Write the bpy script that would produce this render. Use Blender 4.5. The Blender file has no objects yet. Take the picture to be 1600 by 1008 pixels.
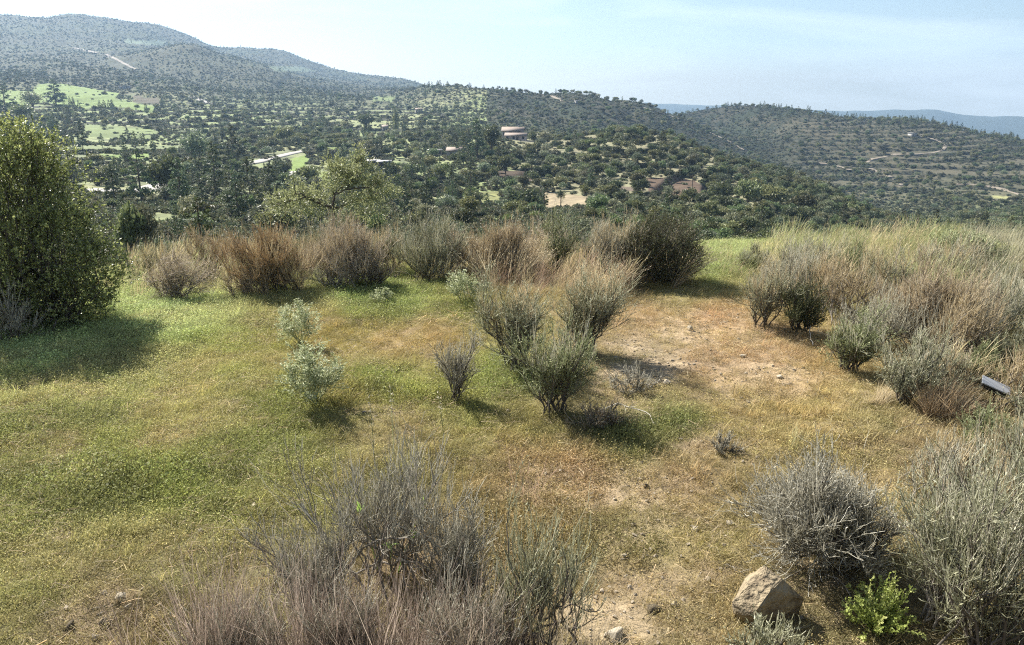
import bpy, bmesh, math, random
import numpy as np
from mathutils import Vector, Matrix, Euler

rng = np.random.default_rng(7)
random.seed(7)
R = math.radians
scene = bpy.context.scene
COL = scene.collection

# ------------------------------------------------------------------ camera model (photograph is 1600 x 1008)
EYE = 2.8
PITCH = R(16.2)
FPX = 1256.0
CP, SP = math.cos(PITCH), math.sin(PITCH)

def ray(px, py):
    px = np.asarray(px, float); py = np.asarray(py, float)
    v = 504.0 - py
    d = np.stack([px - 800.0 + 0 * v, FPX * CP + v * SP + 0 * px, -FPX * SP + v * CP + 0 * px], -1)
    return d / np.linalg.norm(d[..., :2], axis=-1, keepdims=True)        # unit horizontal length

def proj(X, Y, Z):
    f = Y * CP - (Z - EYE) * SP
    u = Y * SP + (Z - EYE) * CP
    f = np.where(f < 0.05, 0.05, f)
    return 800 + FPX * X / f, 504 - FPX * u / f

# ------------------------------------------------------------------ noise
def _h(ix, iy, seed):
    n = (ix.astype(np.int64) * 374761393 + iy.astype(np.int64) * 668265263 + seed * 974711) & 0x7fffffff
    n = ((n ^ (n >> 13)) * 1274126177) & 0x7fffffff
    n = ((n ^ (n >> 16)) * 1103515245) & 0x7fffffff
    return ((n ^ (n >> 15)) & 0xffff) / 65535.0

def vnoise(x, y, seed=0):
    x = np.asarray(x, float); y = np.asarray(y, float)
    ix = np.floor(x); iy = np.floor(y)
    fx = x - ix; fy = y - iy
    fx = fx * fx * fx * (fx * (fx * 6 - 15) + 10); fy = fy * fy * fy * (fy * (fy * 6 - 15) + 10)
    a = _h(ix, iy, seed); b = _h(ix + 1, iy, seed); c = _h(ix, iy + 1, seed); d = _h(ix + 1, iy + 1, seed)
    return (a + (b - a) * fx) * (1 - fy) + (c + (d - c) * fx) * fy

def fbm(x, y, octv=4, seed=0):
    s = 0; a = 0.5; t = 0
    for o in range(octv):
        s = s + a * vnoise(x, y, seed + o * 17); t += a
        x = x * 2.03 + 5.3; y = y * 2.03 + 1.7; a *= 0.5
    return s / t - 0.5                                                    # -0.5 .. 0.5

def sstep(a, b, x):
    t = np.clip((x - a) / (b - a), 0, 1)
    return t * t * (3 - 2 * t)

# ------------------------------------------------------------------ terrain: profiles of the land along each bearing
def yz(x, y, d):                                                          # height of the sight line through (x, y) at distance d
    r = ray(x, y)
    return EYE + d * r[..., 2]

XS = np.arange(-320.0, 1921.0, 10.0)
def cv(*p):
    p = np.array(p, float)
    return np.interp(XS, p[:, 0], p[:, 1])
def k(v): return np.full_like(XS, v)

ST = []                                                                   # stations (distance, height) per bearing
ST.append((k(0.6), k(0.0)))
ST.append((k(8.0), k(0.0)))
ST.append((cv((0, 13.0), (900, 13.0), (1150, 15.0), (1600, 17.0)), k(-0.06)))
ST.append((k(40.0), cv((0, -5.6), (1000, -5.6), (1200, -6.5), (1600, -7))))
def stn(d, y): ST.append((d, yz(XS, y, d)))
stn(k(130.), cv((-300, 352), (0, 352), (400, 348), (800, 343), (1000, 350), (1200, 385), (1400, 405), (1600, 405)))
stn(cv((700, 250), (1000, 232), (1200, 225), (1900, 225)),
    cv((-300, 288), (0, 288), (400, 288), (700, 288), (850, 312), (1000, 302), (1200, 335), (1400, 378), (1600, 380)))
stn(cv((700, 400), (800, 420), (985, 430), (1100, 430), (1200, 390), (1300, 340), (1400, 310), (1480, 430), (1600, 450)),
    cv((-300, 230), (0, 233), (400, 240), (600, 235), (700, 228), (790, 218), (850, 222), (900, 217), (940, 208), (985, 204), (1050, 214), (1100, 238),
       (1180, 262), (1280, 291), (1390, 345), (1450, 356), (1600, 345), (1900, 345)))
stn(cv((600, 640), (780, 540), (1900, 540)), cv((-300, 178), (0, 180), (300, 190), (600, 195), (700, 197), (800, 209), (900, 236), (985, 250), (1100, 268), (1180, 290), (1250, 322), (1390, 338), (1450, 336), (1600, 330)))
stn(cv((600, 930), (780, 700), (1100, 700), (1250, 640), (1900, 640)), cv((-300, 138), (0, 140), (100, 134), (300, 150), (600, 165), (700, 172), (800, 182), (900, 192), (985, 207), (1100, 234), (1180, 258),
       (1250, 288), (1390, 300), (1450, 302), (1600, 302)))
stn(cv((600, 1280), (780, 880), (1100, 880), (1250, 740), (1900, 740)), cv((-300, 108), (0, 108), (200, 112), (400, 127), (500, 141), (600, 146), (640, 143), (660, 139), (700, 137), (760, 141), (800, 143),
       (850, 148), (900, 147), (960, 156), (1000, 163), (1050, 175), (1100, 200), (1150, 222), (1200, 245), (1280, 260), (1390, 262), (1600, 274)))
stn(cv((600, 1700), (780, 1000), (1100, 1000), (1250, 850), (1900, 850)), cv((-300, 88), (0, 88), (160, 84), (230, 76), (285, 68), (310, 65), (350, 82), (420, 100), (500, 125), (600, 136), (660, 141), (700, 152),
       (1000, 192), (1080, 205), (1150, 212), (1200, 214), (1300, 220), (1400, 222), (1600, 246)))
stn(cv((600, 2100), (780, 1200), (1100, 1180), (1250, 1000), (1900, 1000)), cv((-300, 58), (0, 60), (200, 64), (300, 76), (400, 92), (500, 113), (600, 130), (650, 138), (700, 158), (1000, 188), (1050, 183), (1080, 176),
       (1120, 170), (1160, 167), (1200, 170), (1250, 177), (1300, 185), (1350, 189), (1400, 190), (1450, 193), (1500, 201), (1540, 213), (1580, 219),
       (1600, 223), (1800, 243)))
stn(cv((600, 2800), (780, 1800), (1900, 1600)), cv((-300, 18), (0, 20), (60, 23), (130, 21), (200, 30), (270, 42), (300, 55), (340, 70), (400, 73), (450, 78), (480, 95), (520, 108),
       (560, 117), (600, 119), (640, 124), (670, 133), (690, 146), (720, 166), (1000, 196), (1600, 250), (1800, 262)))
ST.append((k(3500.), k(-300.))); ST.append((k(4300.), k(-350.)))
zA = yz(XS, cv((-300, 230), (940, 200), (985, 164), (1000, 160), (1030, 162), (1100, 163), (1140, 163), (1180, 166), (1200, 165), (1260, 169), (1290, 170), (1320, 173),
        (1400, 171), (1465, 171), (1490, 178), (1530, 181), (1560, 182), (1600, 182), (1900, 186)), k(5200.))
ST.append((k(5200.), np.maximum(zA, -350.))); ST.append((k(5900.), k(-360.))); ST.append((k(6300.), k(-360.)))

SD = np.log(np.stack([s[0] for s in ST], 1)); SZ = np.stack([s[1] for s in ST], 1)
LD = np.linspace(math.log(0.6), math.log(6300.), 760)

def pchip(x, y, q):
    h = np.diff(x); m = np.diff(y) / h
    d = np.zeros_like(x)
    w1 = 2 * h[1:] + h[:-1]; w2 = h[1:] + 2 * h[:-1]
    with np.errstate(all='ignore'):
        hm = (w1 + w2) / (w1 / m[:-1] + w2 / m[1:])
    d[1:-1] = np.where(m[:-1] * m[1:] > 0, hm, 0); d[0] = m[0]; d[-1] = m[-1]
    i = np.clip(np.searchsorted(x, q) - 1, 0, len(x) - 2)
    t = (q - x[i]) / h[i]
    return ((1 + 2 * t) * (1 - t) ** 2 * y[i] + t * (1 - t) ** 2 * h[i] * d[i] + t * t * (3 - 2 * t) * y[i + 1] + t * t * (t - 1) * h[i] * d[i + 1])

TAB = np.stack([pchip(SD[i], SZ[i], LD) for i in range(len(XS))], 0)
for _ in range(2):
    TAB[1:-1] = (TAB[:-2] + 2 * TAB[1:-1] + TAB[2:]) / 4

def terr_params(X, Y):
    d = np.hypot(X, Y); a = np.arctan2(X, Y)
    ac = np.clip(a, R(-42), R(42))
    px = 800 + 1296 * np.tan(ac)
    return np.maximum(d, 0.61), a, px

def terrace_step(d, px):
    """step height and strength of the old field terraces"""
    s = np.where(px < 760, 2.3, np.where(d < 500, 2.6, 2.9))
    left = sstep(200, 260, d) * (1 - sstep(850, 1000, d)) * (1 - sstep(700, 800, px))
    ehill = sstep(210, 250, d) * (1 - sstep(430, 470, d)) * sstep(760, 860, px) * (1 - sstep(1150, 1300, px))
    bhill = sstep(560, 620, d) * (1 - sstep(1000, 1060, d)) * sstep(1180, 1290, px)
    return s, np.clip(left + ehill + bhill * .85, 0, 1)

def height(X, Y, full=False):
    X = np.asarray(X, float); Y = np.asarray(Y, float)
    d, a, px = terr_params(X, Y)
    fx = np.clip((px - XS[0]) / 10.0, 0, len(XS) - 1.001); ix = fx.astype(int); fx = fx - ix
    fl = np.clip((np.log(d) - LD[0]) / (LD[1] - LD[0]), 0, len(LD) - 1.001); il = fl.astype(int); fl = fl - il
    z = (TAB[ix, il] * (1 - fx) + TAB[ix + 1, il] * fx) * (1 - fl) + (TAB[ix, il + 1] * (1 - fx) + TAB[ix + 1, il + 1] * fx) * fl
    z = z + fbm(X / 90, Y / 90, 4, 3) * np.interp(d, [50, 150, 400, 1000, 3000], [0, 1.6, 3, 7, 10])
    z = z + fbm(X / 420, Y / 420, 3, 9) * np.interp(d, [500, 1000, 2500, 7000], [0, 6, 14, 40])
    g = np.abs(vnoise(px / 90.0 + fbm(X / 240, Y / 240, 3, 5) * 2.6 + np.log(d) * 1.3, np.log(d) * 2.6, 21) - .5) * 2
    z = z - (1 - g) ** 3 * np.interp(d, [500, 900, 2600, 3500], [0, 6, 15, 0]) * (1 - .7 * sstep(1150, 1280, px))
    s, w = terrace_step(d, px)
    w = w * sstep(-.2, .02, fbm(X / 160, Y / 160, 2, 40) + .12 * (px > 1250))
    q = z / s + fbm(X / 120, Y / 120, 2, 31) * .8
    f = q - np.floor(q)
    zt = z + s * (np.floor(q) + .22 * f + .78 * sstep(.8, .97, f) - q)
    z = z * (1 - w) + zt * w
    # the plateau: tussocky small relief, and the bank the photographer stands on
    near = 1 - sstep(18, 40, d)
    z = z + near * (fbm(X / 2.2, Y / 2.2, 3, 51) * .16 + fbm(X / .5, Y / .5, 3, 57) * .07)
    z = z + 1.15 * (1 - sstep(-.5, 2.6, Y)) * near
    beh = sstep(R(70), R(150), np.abs(a))
    z = z * (1 - beh) + beh * np.where(d < 16, z, 1.15 - (np.maximum(d, 16) - 16) * .02)
    if full:
        return z, f, w
    return z

# distances along which sight lines are tested
MD = np.exp(np.linspace(math.log(2.2), math.log(9000), 1500))
def ground_hit(px, py, dmin=0.):
    px = np.atleast_1d(np.asarray(px, float)); py = np.atleast_1d(np.asarray(py, float))
    r = ray(px, py)
    D = MD[MD > dmin]
    zz = EYE + D[None] * r[:, 2:3]
    hh = height(D[None] * r[:, 0:1], D[None] * r[:, 1:2])
    below = zz < hh
    i = np.argmax(below, 1); i = np.where(below.any(1), i, len(D) - 1)
    lo = D[np.maximum(i - 1, 0)]; hi = D[i]
    for _ in range(14):
        m = (lo + hi) / 2
        b = EYE + m * r[:, 2] < height(m * r[:, 0], m * r[:, 1])
        hi = np.where(b, m, hi); lo = np.where(b, lo, m)
    return np.stack([hi * r[:, 0], hi * r[:, 1], height(hi * r[:, 0], hi * r[:, 1])], -1), hi

# running horizon, for what the land hides
VA = np.linspace(R(-40), R(40), 321)
VG = np.exp(np.linspace(math.log(16.), math.log(9000), 700))
_h0 = height(np.sin(VA)[:, None] * VG[None], np.cos(VA)[:, None] * VG[None])
VM = np.maximum.accumulate((_h0 - EYE) / VG[None], axis=1)
def seen(X, Y, Z, slack=2.0):
    d = np.hypot(X, Y); a = np.arctan2(X, Y)
    ia = np.clip(np.round((a - VA[0]) / (VA[1] - VA[0])).astype(int), 0, len(VA) - 1)
    il = np.clip(((np.log(d) - math.log(16.)) / (math.log(9000 / 16.)) * 699).astype(int) - 3, 0, 699)
    return (Z - EYE + slack) / d > VM[ia, il]

# ------------------------------------------------------------------ mesh building
class MB:
    def __init__(self): self.v = []; self.f = {3: [], 4: []}; self.r = []; self.n = 0; self.fm = {3: [], 4: []}
    def add(self, v, f, rnd=0.5, mat=0):
        v = np.asarray(v, float).reshape(-1, 3); f = np.asarray(f, int)
        if len(v) == 0: return self
        self.v.append(v); self.f[f.shape[1]].append(f + self.n); self.fm[f.shape[1]].append(np.full(len(f), mat))
        self.r.append(np.broadcast_to(np.asarray(rnd, float), (len(v),)) if np.ndim(rnd) < 1 or len(np.atleast_1d(rnd)) != len(v) else np.asarray(rnd, float))
        self.n += len(v); return self
    def mesh(self, name, mats, smooth=False):
        me = bpy.data.meshes.new(name)
        v = np.concatenate(self.v) if self.v else np.zeros((0, 3))
        f3 = np.concatenate(self.f[3]) if self.f[3] else np.zeros((0, 3), int)
        f4 = np.concatenate(self.f[4]) if self.f[4] else np.zeros((0, 4), int)
        me.vertices.add(len(v)); me.vertices.foreach_set('co', v.ravel())
        nl = f3.size + f4.size
        me.loops.add(nl); me.loops.foreach_set('vertex_index', np.concatenate([f3.ravel(), f4.ravel()]).astype(np.int32))
        me.polygons.add(len(f3) + len(f4))
        st = np.concatenate([np.arange(len(f3)) * 3, f3.size + np.arange(len(f4)) * 4]).astype(np.int32)
        me.polygons.foreach_set('loop_start', st)
        mi = np.concatenate([np.concatenate(self.fm[q]) for q in (3, 4) if self.fm[q]]) if nl else np.zeros(0)
        me.polygons.foreach_set('material_index', mi.astype(np.int32))
        if smooth: me.polygons.foreach_set('use_smooth', np.ones(len(mi), bool))
        at = me.attributes.new('rnd', 'FLOAT', 'POINT')
        at.data.foreach_set('value', np.concatenate(self.r).astype(np.float32))
        me.update(calc_edges=True)
        for m in (mats if isinstance(mats, (list, tuple)) else [mats]): me.materials.append(m)
        return me
    def build(self, name, mats, parent=None, smooth=False, loc=None):
        return link(name, self.mesh(name, mats, smooth), parent, loc)

def link(name, data, parent=None, loc=None):
    o = bpy.data.objects.new(name, data); COL.objects.link(o)
    if parent is not None: o.parent = parent
    if loc is not None: o.location = loc
    return o

def tag(o, label=None, cat=None, group=None, kind=None):
    if label: o['label'] = label
    if cat: o['category'] = cat
    if group: o['group'] = group
    if kind: o['kind'] = kind
    return o

def thing(name, label, cat, loc=(0, 0, 0), group=None, rz=0.0):
    o = link(name, None, None, loc); o.rotation_euler = (0, 0, rz); o.empty_display_size = .1
    return tag(o, label, cat, group)

def copy_tree(o, parent=None):
    c = o.copy(); COL.objects.link(c)
    if parent is not None: c.parent = parent
    for ch in list(o.children): copy_tree(ch, c)
    return c

def nrm(v): return v / np.maximum(np.linalg.norm(v, axis=-1, keepdims=True), 1e-9)

def poly_grow(P, D, L, npt, wig, up, g):
    """polylines (N, npt, 3) that start at P towards D, bend towards `up` and wander"""
    N = len(P); out = np.zeros((N, npt, 3)); out[:, 0] = P; d = nrm(D.copy())
    st = (L / (npt - 1))[:, None]
    for i in range(1, npt):
        d = nrm(d + up * (g / (npt - 1)) + g_rng.normal(0, wig, (N, 3)))
        out[:, i] = out[:, i - 1] + d * st
    return out
g_rng = np.random.default_rng(11)

def tubes(mb, P, r, taper=.35, rnd=None, sides=3, mat=0, prof=None):
    N, K, _ = P.shape
    if N == 0: return
    T = np.zeros_like(P); T[:, 1:-1] = P[:, 2:] - P[:, :-2]; T[:, 0] = P[:, 1] - P[:, 0]; T[:, -1] = P[:, -1] - P[:, -2]
    T = nrm(T)
    ref = nrm(g_rng.normal(0, 1, (N, 1, 3)))
    U = nrm(np.cross(T, ref)); V = np.cross(T, U)
    pr = np.linspace(1, taper, K) if prof is None else prof
    rad = np.asarray(r)[:, None] * pr[None]
    ang = np.arange(sides) * 2 * math.pi / sides
    ring = (U[:, :, None] * np.cos(ang)[None, None, :, None] + V[:, :, None] * np.sin(ang)[None, None, :, None]) * rad[:, :, None, None] + P[:, :, None]
    b = (np.arange(N) * K * sides)[:, None, None] + (np.arange(K - 1) * sides)[None, :, None]
    j = np.arange(sides)[None, None]; j2 = (j + 1) % sides
    f = np.stack([b + j, b + j2, b + sides + j2, b + sides + j], -1).reshape(-1, 4)
    if rnd is None: rnd = g_rng.random(N)
    rn = np.clip(np.repeat(rnd, K * sides), 0, 1)
    mb.add(ring.reshape(-1, 3), f, rn, mat)

def ribbons(mb, P, w, rnd=None, mat=0, prof=None):
    """flat tapering blades"""
    N, K, _ = P.shape
    if N == 0: return
    T = nrm(P[:, -1] - P[:, 0])[:, None]
    S = nrm(np.cross(T, nrm(g_rng.normal(0, 1, (N, 1, 3)))))
    pr = (np.linspace(1, .12, K) if prof is None else prof)
    off = S * (np.asarray(w)[:, None] * pr[None])[..., None] * .5
    V = np.stack([P - off, P + off], 2).reshape(-1, 3)
    b = (np.arange(N) * K * 2)[:, None] + (np.arange(K - 1) * 2)[None]
    f = np.stack([b, b + 1, b + 3, b + 2], -1).reshape(-1, 4)
    if rnd is None: rnd = g_rng.random(N)
    mb.add(V, f, np.repeat(rnd, K * 2), mat)

def leaves(mb, C, A, ln, wd, rnd=None, mat=0, fold=0.0):
    """pointed leaves at C along A"""
    N = len(C)
    if N == 0: return
    A = nrm(A); S = nrm(np.cross(A, nrm(g_rng.normal(0, 1, (N, 3)))))
    ln = np.broadcast_to(ln, (N,))[:, None]; wd = np.broadcast_to(wd, (N,))[:, None]
    nn = np.cross(A, S)
    V = np.stack([C, C + A * ln * .45 + S * wd * .5 + nn * wd * fold, C + A * ln, C + A * ln * .45 - S * wd * .5 + nn * wd * fold], 1).reshape(-1, 3)
    f = (np.arange(N) * 4)[:, None] + np.array([[0, 1, 2, 3]])
    if rnd is None: rnd = g_rng.random(N)
    mb.add(V, f, np.repeat(rnd, 4), mat)

def along(P, n, t0, t1):
    """n random points on each polyline: positions, tangents, parent index, t"""
    N, K, _ = P.shape
    idx = np.repeat(np.arange(N), n); t = g_rng.uniform(t0, t1, len(idx)) * (K - 1)
    i = np.minimum(t.astype(int), K - 2); f = (t - i)[:, None]
    a = P[idx, i]; b = P[idx, i + 1]
    return a * (1 - f) + b * f, nrm(b - a), idx, t / (K - 1)

def side(T, ang, up=0.0):
    """directions turned off T by about `ang`"""
    p = nrm(np.cross(T, nrm(g_rng.normal(0, 1, T.shape))))
    an = np.asarray(ang)[:, None] if np.ndim(ang) else ang
    d = T * np.cos(an) + p * np.sin(an)
    d[:, 2] += up
    return nrm(d)

# ------------------------------------------------------------------ materials
def newmat(name):
    m = bpy.data.materials.new(name); m.use_nodes = True
    nt = m.node_tree; nt.nodes.clear()
    return m, nt, nt.nodes, nt.links

def leafmat(name, stops, trans=.25, rough=.6, obj=.0, hue=.0, inst=False, spec=.25, instmix=1.0):
    """vegetation: colour by each leaf's own random value (stops), a little by the plant, light passing through"""
    m, nt, N, L = newmat(name)
    out = N.new('ShaderNodeOutputMaterial'); bs = N.new('ShaderNodeBsdfPrincipled'); tr = N.new('ShaderNodeBsdfTranslucent'); mx = N.new('ShaderNodeMixShader')
    at = N.new('ShaderNodeAttribute'); at.attribute_name = 'rnd'
    cr = N.new('ShaderNodeValToRGB')
    el = cr.color_ramp.elements
    while len(el) < len(stops): el.new(.5)
    for i, c in enumerate(stops):
        el[i].position = i / max(len(stops) - 1, 1); el[i].color = (*c, 1)
    L.new(at.outputs['Fac'], cr.inputs[0])
    col = cr.outputs[0]
    if inst:
        ai = N.new('ShaderNodeAttribute'); ai.attribute_type = 'INSTANCER'; ai.attribute_name = 'col'
        mm = N.new('ShaderNodeMix'); mm.data_type = 'RGBA'; mm.blend_type = 'MULTIPLY'; mm.inputs[0].default_value = instmix
        L.new(col, mm.inputs[6]); L.new(ai.outputs['Color'], mm.inputs[7]); col = mm.outputs[2]
    if obj > 0:
        oi = N.new('ShaderNodeObjectInfo'); hs = N.new('ShaderNodeHueSaturation')
        mr = N.new('ShaderNodeMapRange'); mr.inputs[3].default_value = 1 - obj; mr.inputs[4].default_value = 1 + obj
        L.new(oi.outputs['Random'], mr.inputs[0]); L.new(mr.outputs[0], hs.inputs['Value'])
        mh = N.new('ShaderNodeMapRange'); mh.inputs[3].default_value = .5 - hue; mh.inputs[4].default_value = .5 + hue
        ml = N.new('ShaderNodeMath'); ml.operation = 'MULTIPLY'; ml.inputs[1].default_value = 7.31
        fr = N.new('ShaderNodeMath'); fr.operation = 'FRACT'
        L.new(oi.outputs['Random'], ml.inputs[0]); L.new(ml.outputs[0], fr.inputs[0]); L.new(fr.outputs[0], mh.inputs[0]); L.new(mh.outputs[0], hs.inputs['Hue'])
        L.new(col, hs.inputs['Color']); col = hs.outputs[0]
    bs.inputs['Roughness'].default_value = rough; bs.inputs['Specular IOR Level'].default_value = spec
    L.new(col, bs.inputs['Base Color']); L.new(col, tr.inputs['Color'])
    mx.inputs[0].default_value = trans
    L.new(bs.outputs[0], mx.inputs[1]); L.new(tr.outputs[0], mx.inputs[2]); L.new(mx.outputs[0], out.inputs[0])
    return m

def plain(name, c1, c2, scale=8., rough=.8, bump=.3, detail=6., spec=.3, metal=0., bscale=None):
    m, nt, N, L = newmat(name)
    out = N.new('ShaderNodeOutputMaterial'); bs = N.new('ShaderNodeBsdfPrincipled')
    tc = N.new('ShaderNodeTexCoord'); no = N.new('ShaderNodeTexNoise'); no.inputs['Scale'].default_value = scale; no.inputs['Detail'].default_value = detail
    no.inputs['Roughness'].default_value = .65
    cr = N.new('ShaderNodeValToRGB'); cr.color_ramp.elements[0].color = (*c1, 1); cr.color_ramp.elements[1].color = (*c2, 1)
    cr.color_ramp.elements[0].position = .3; cr.color_ramp.elements[1].position = .7
    L.new(tc.outputs['Object'], no.inputs['Vector']); L.new(no.outputs['Fac'], cr.inputs[0]); L.new(cr.outputs[0], bs.inputs['Base Color'])
    bs.inputs['Roughness'].default_value = rough; bs.inputs['Specular IOR Level'].default_value = spec; bs.inputs['Metallic'].default_value = metal
    if bump:
        n2 = N.new('ShaderNodeTexNoise'); n2.inputs['Scale'].default_value = bscale or scale * 3; n2.inputs['Detail'].default_value = 8
        bp = N.new('ShaderNodeBump'); bp.inputs['Strength'].default_value = bump; bp.inputs['Distance'].default_value = .05
        L.new(tc.outputs['Object'], n2.inputs['Vector']); L.new(n2.outputs['Fac'], bp.inputs['Height']); L.new(bp.outputs[0], bs.inputs['Normal'])
    L.new(bs.outputs[0], out.inputs[0])
    return m

def lin(r, g, b, k=1.0):
    f = lambda c: ((c / 255 + .055) / 1.055) ** 2.4 if c > 10 else c / 255 / 12.92
    c = np.array([f(r), f(g), f(b)]); l_ = c @ np.array([.25, .6, .15])
    return (l_ + (c - l_) * .78) * k

# ------------------------------------------------------------------ ground colours
GRASS_PTS = [  # where (photo pixel on the plateau), colour
    (60, 540, (166, 182, 112)), (100, 620, (160, 160, 88)), (260, 480, (176, 190, 124)), (330, 470, (176, 188, 118)), (220, 560, (164, 172, 98)),
    (350, 560, (154, 154, 74)), (300, 620, (156, 150, 76)), (60, 700, (146, 142, 78)), (200, 700, (144, 144, 70)), (120, 800, (144, 144, 76)), (300, 780, (140, 142, 66)),
    (60, 900, (144, 138, 76)), (180, 950, (150, 130, 92)), (300, 900, (144, 136, 78)), (420, 700, (136, 138, 68)), (440, 640, (134, 134, 62)), (440, 470, (150, 152, 80)), (420, 550, (148, 142, 66)),
    (560, 460, (146, 160, 84)), (640, 470, (144, 154, 78)), (720, 480, (140, 142, 66)), (520, 520, (160, 140, 66)), (620, 540, (170, 142, 82)), (680, 520, (172, 144, 84)),
    (640, 600, (156, 154, 70)), (600, 590, (140, 146, 64)), (780, 590, (146, 154, 74)), (720, 640, (152, 148, 70)), (700, 700, (146, 138, 72)), (600, 680, (152, 138, 80)), (560, 620, (150, 140, 66)), (820, 660, (150, 138, 70)),
    (980, 690, (132, 134, 70)), (1060, 660, (136, 140, 72)), (900, 620, (140, 128, 78)), (1000, 440, (168, 150, 92)), (1060, 450, (160, 150, 80)), (1110, 420, (160, 172, 98)), (1150, 390, (162, 170, 104)), (1120, 500, (184, 146, 100)),
    (1000, 500, (182, 150, 104)), (1180, 560, (176, 142, 98)), (1100, 570, (176, 142, 98)), (1230, 600, (178, 146, 92)), (1010, 560, (176, 158, 118)), (960, 600, (168, 150, 110)), (1150, 640, (170, 148, 84)),
    (1280, 640, (168, 148, 82)), (1060, 760, (166, 140, 92)), (900, 740, (172, 138, 94)), (820, 740, (166, 138, 90)), (1000, 820, (152, 136, 84)), (1060, 860, (150, 136, 66)), (1000, 930, (162, 142, 98)), (1120, 900, (160, 142, 92)),
    (1100, 700, (162, 140, 92)), (1230, 680, (172, 152, 96)), (1350, 650, (170, 154, 100)), (1450, 700, (168, 148, 106)), (1250, 900, (150, 134, 92)), (1500, 560, (166, 150, 108)), (1560, 480, (176, 162, 120)), (1250, 400, (170, 172, 104)),
    (1400, 400, (168, 168, 100)), (1550, 420, (168, 162, 100)), (620, 850, (150, 126, 88)), (500, 800, (142, 138, 72)), (880, 960, (150, 132, 86)), (300, 430, (150, 150, 90)), (800, 430, (170, 148, 90)), (900, 430, (165, 150, 90)),
]
_gp = np.array([[p[0], p[1] * 1.7] for p in GRASS_PTS], float)
_gc = np.array([lin(*p[2]) for p in GRASS_PTS])
def plateau_colour(px, py):
    out = np.zeros((len(px), 3))
    for s in range(0, len(px), 20000):
        q = np.stack([px[s:s + 20000], np.clip(py[s:s + 20000], 380, 1100) * 1.7], -1)
        d2 = ((q[:, None] - _gp[None]) ** 2).sum(-1)
        w = 1 / (d2 + 900) ** 1.9
        out[s:s + 20000] = (w[..., None] * _gc[None]).sum(1) / w.sum(1)[:, None]
    return out

def bare_mask(X, Y, px, py):
    """stony bare patches in the grass"""
    b = np.zeros_like(X)
    for (cx, cy, rx, ry, s) in [(1010, 580, 75, 28, 1), (985, 540, 70, 16, .9), (1060, 525, 60, 14, .7), (1210, 585, 55, 18, .7), (1000, 775, 60, 30, .7), (960, 970, 90, 40, .8), (1030, 920, 50, 40, .5), (75, 720, 22, 9, .6),
                             (95, 835, 26, 12, .8), (150, 965, 65, 30, .5), (65, 655, 24, 8, .7), (600, 645, 40, 14, .5), (1270, 900, 70, 40, .6), (190, 925, 35, 16, .5), (620, 540, 40, 10, .2), (890, 745, 90, 25, .35), (1150, 570, 70, 22, .4), (1110, 535, 160, 60, .45), (1190, 600, 110, 36, .4), (1060, 470, 70, 22, .3), (960, 760, 170, 40, .42), (1040, 880, 120, 90, .42), (1150, 700, 120, 30, .25), (980, 640, 80, 30, .25)]:
        e = ((px - cx) / rx) ** 2 + ((py - cy) / ry) ** 2
        b = np.maximum(b, s * (1 - sstep(.3, 1.3, e + fbm(X * 2.3, Y * 2.3, 3, 77) * 1.6)))
    return b

def inpoly(px, py, poly):
    poly = np.array(poly, float); r = np.zeros(len(px), bool)
    x0, y0 = poly[-1]
    for x1, y1 in poly:
        c = ((y0 > py) != (y1 > py)) & (px < (x1 - x0) * (py - y0) / (y1 - y0 + 1e-9) + x0)
        r ^= c; x0, y0 = x1, y1
    return r

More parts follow.
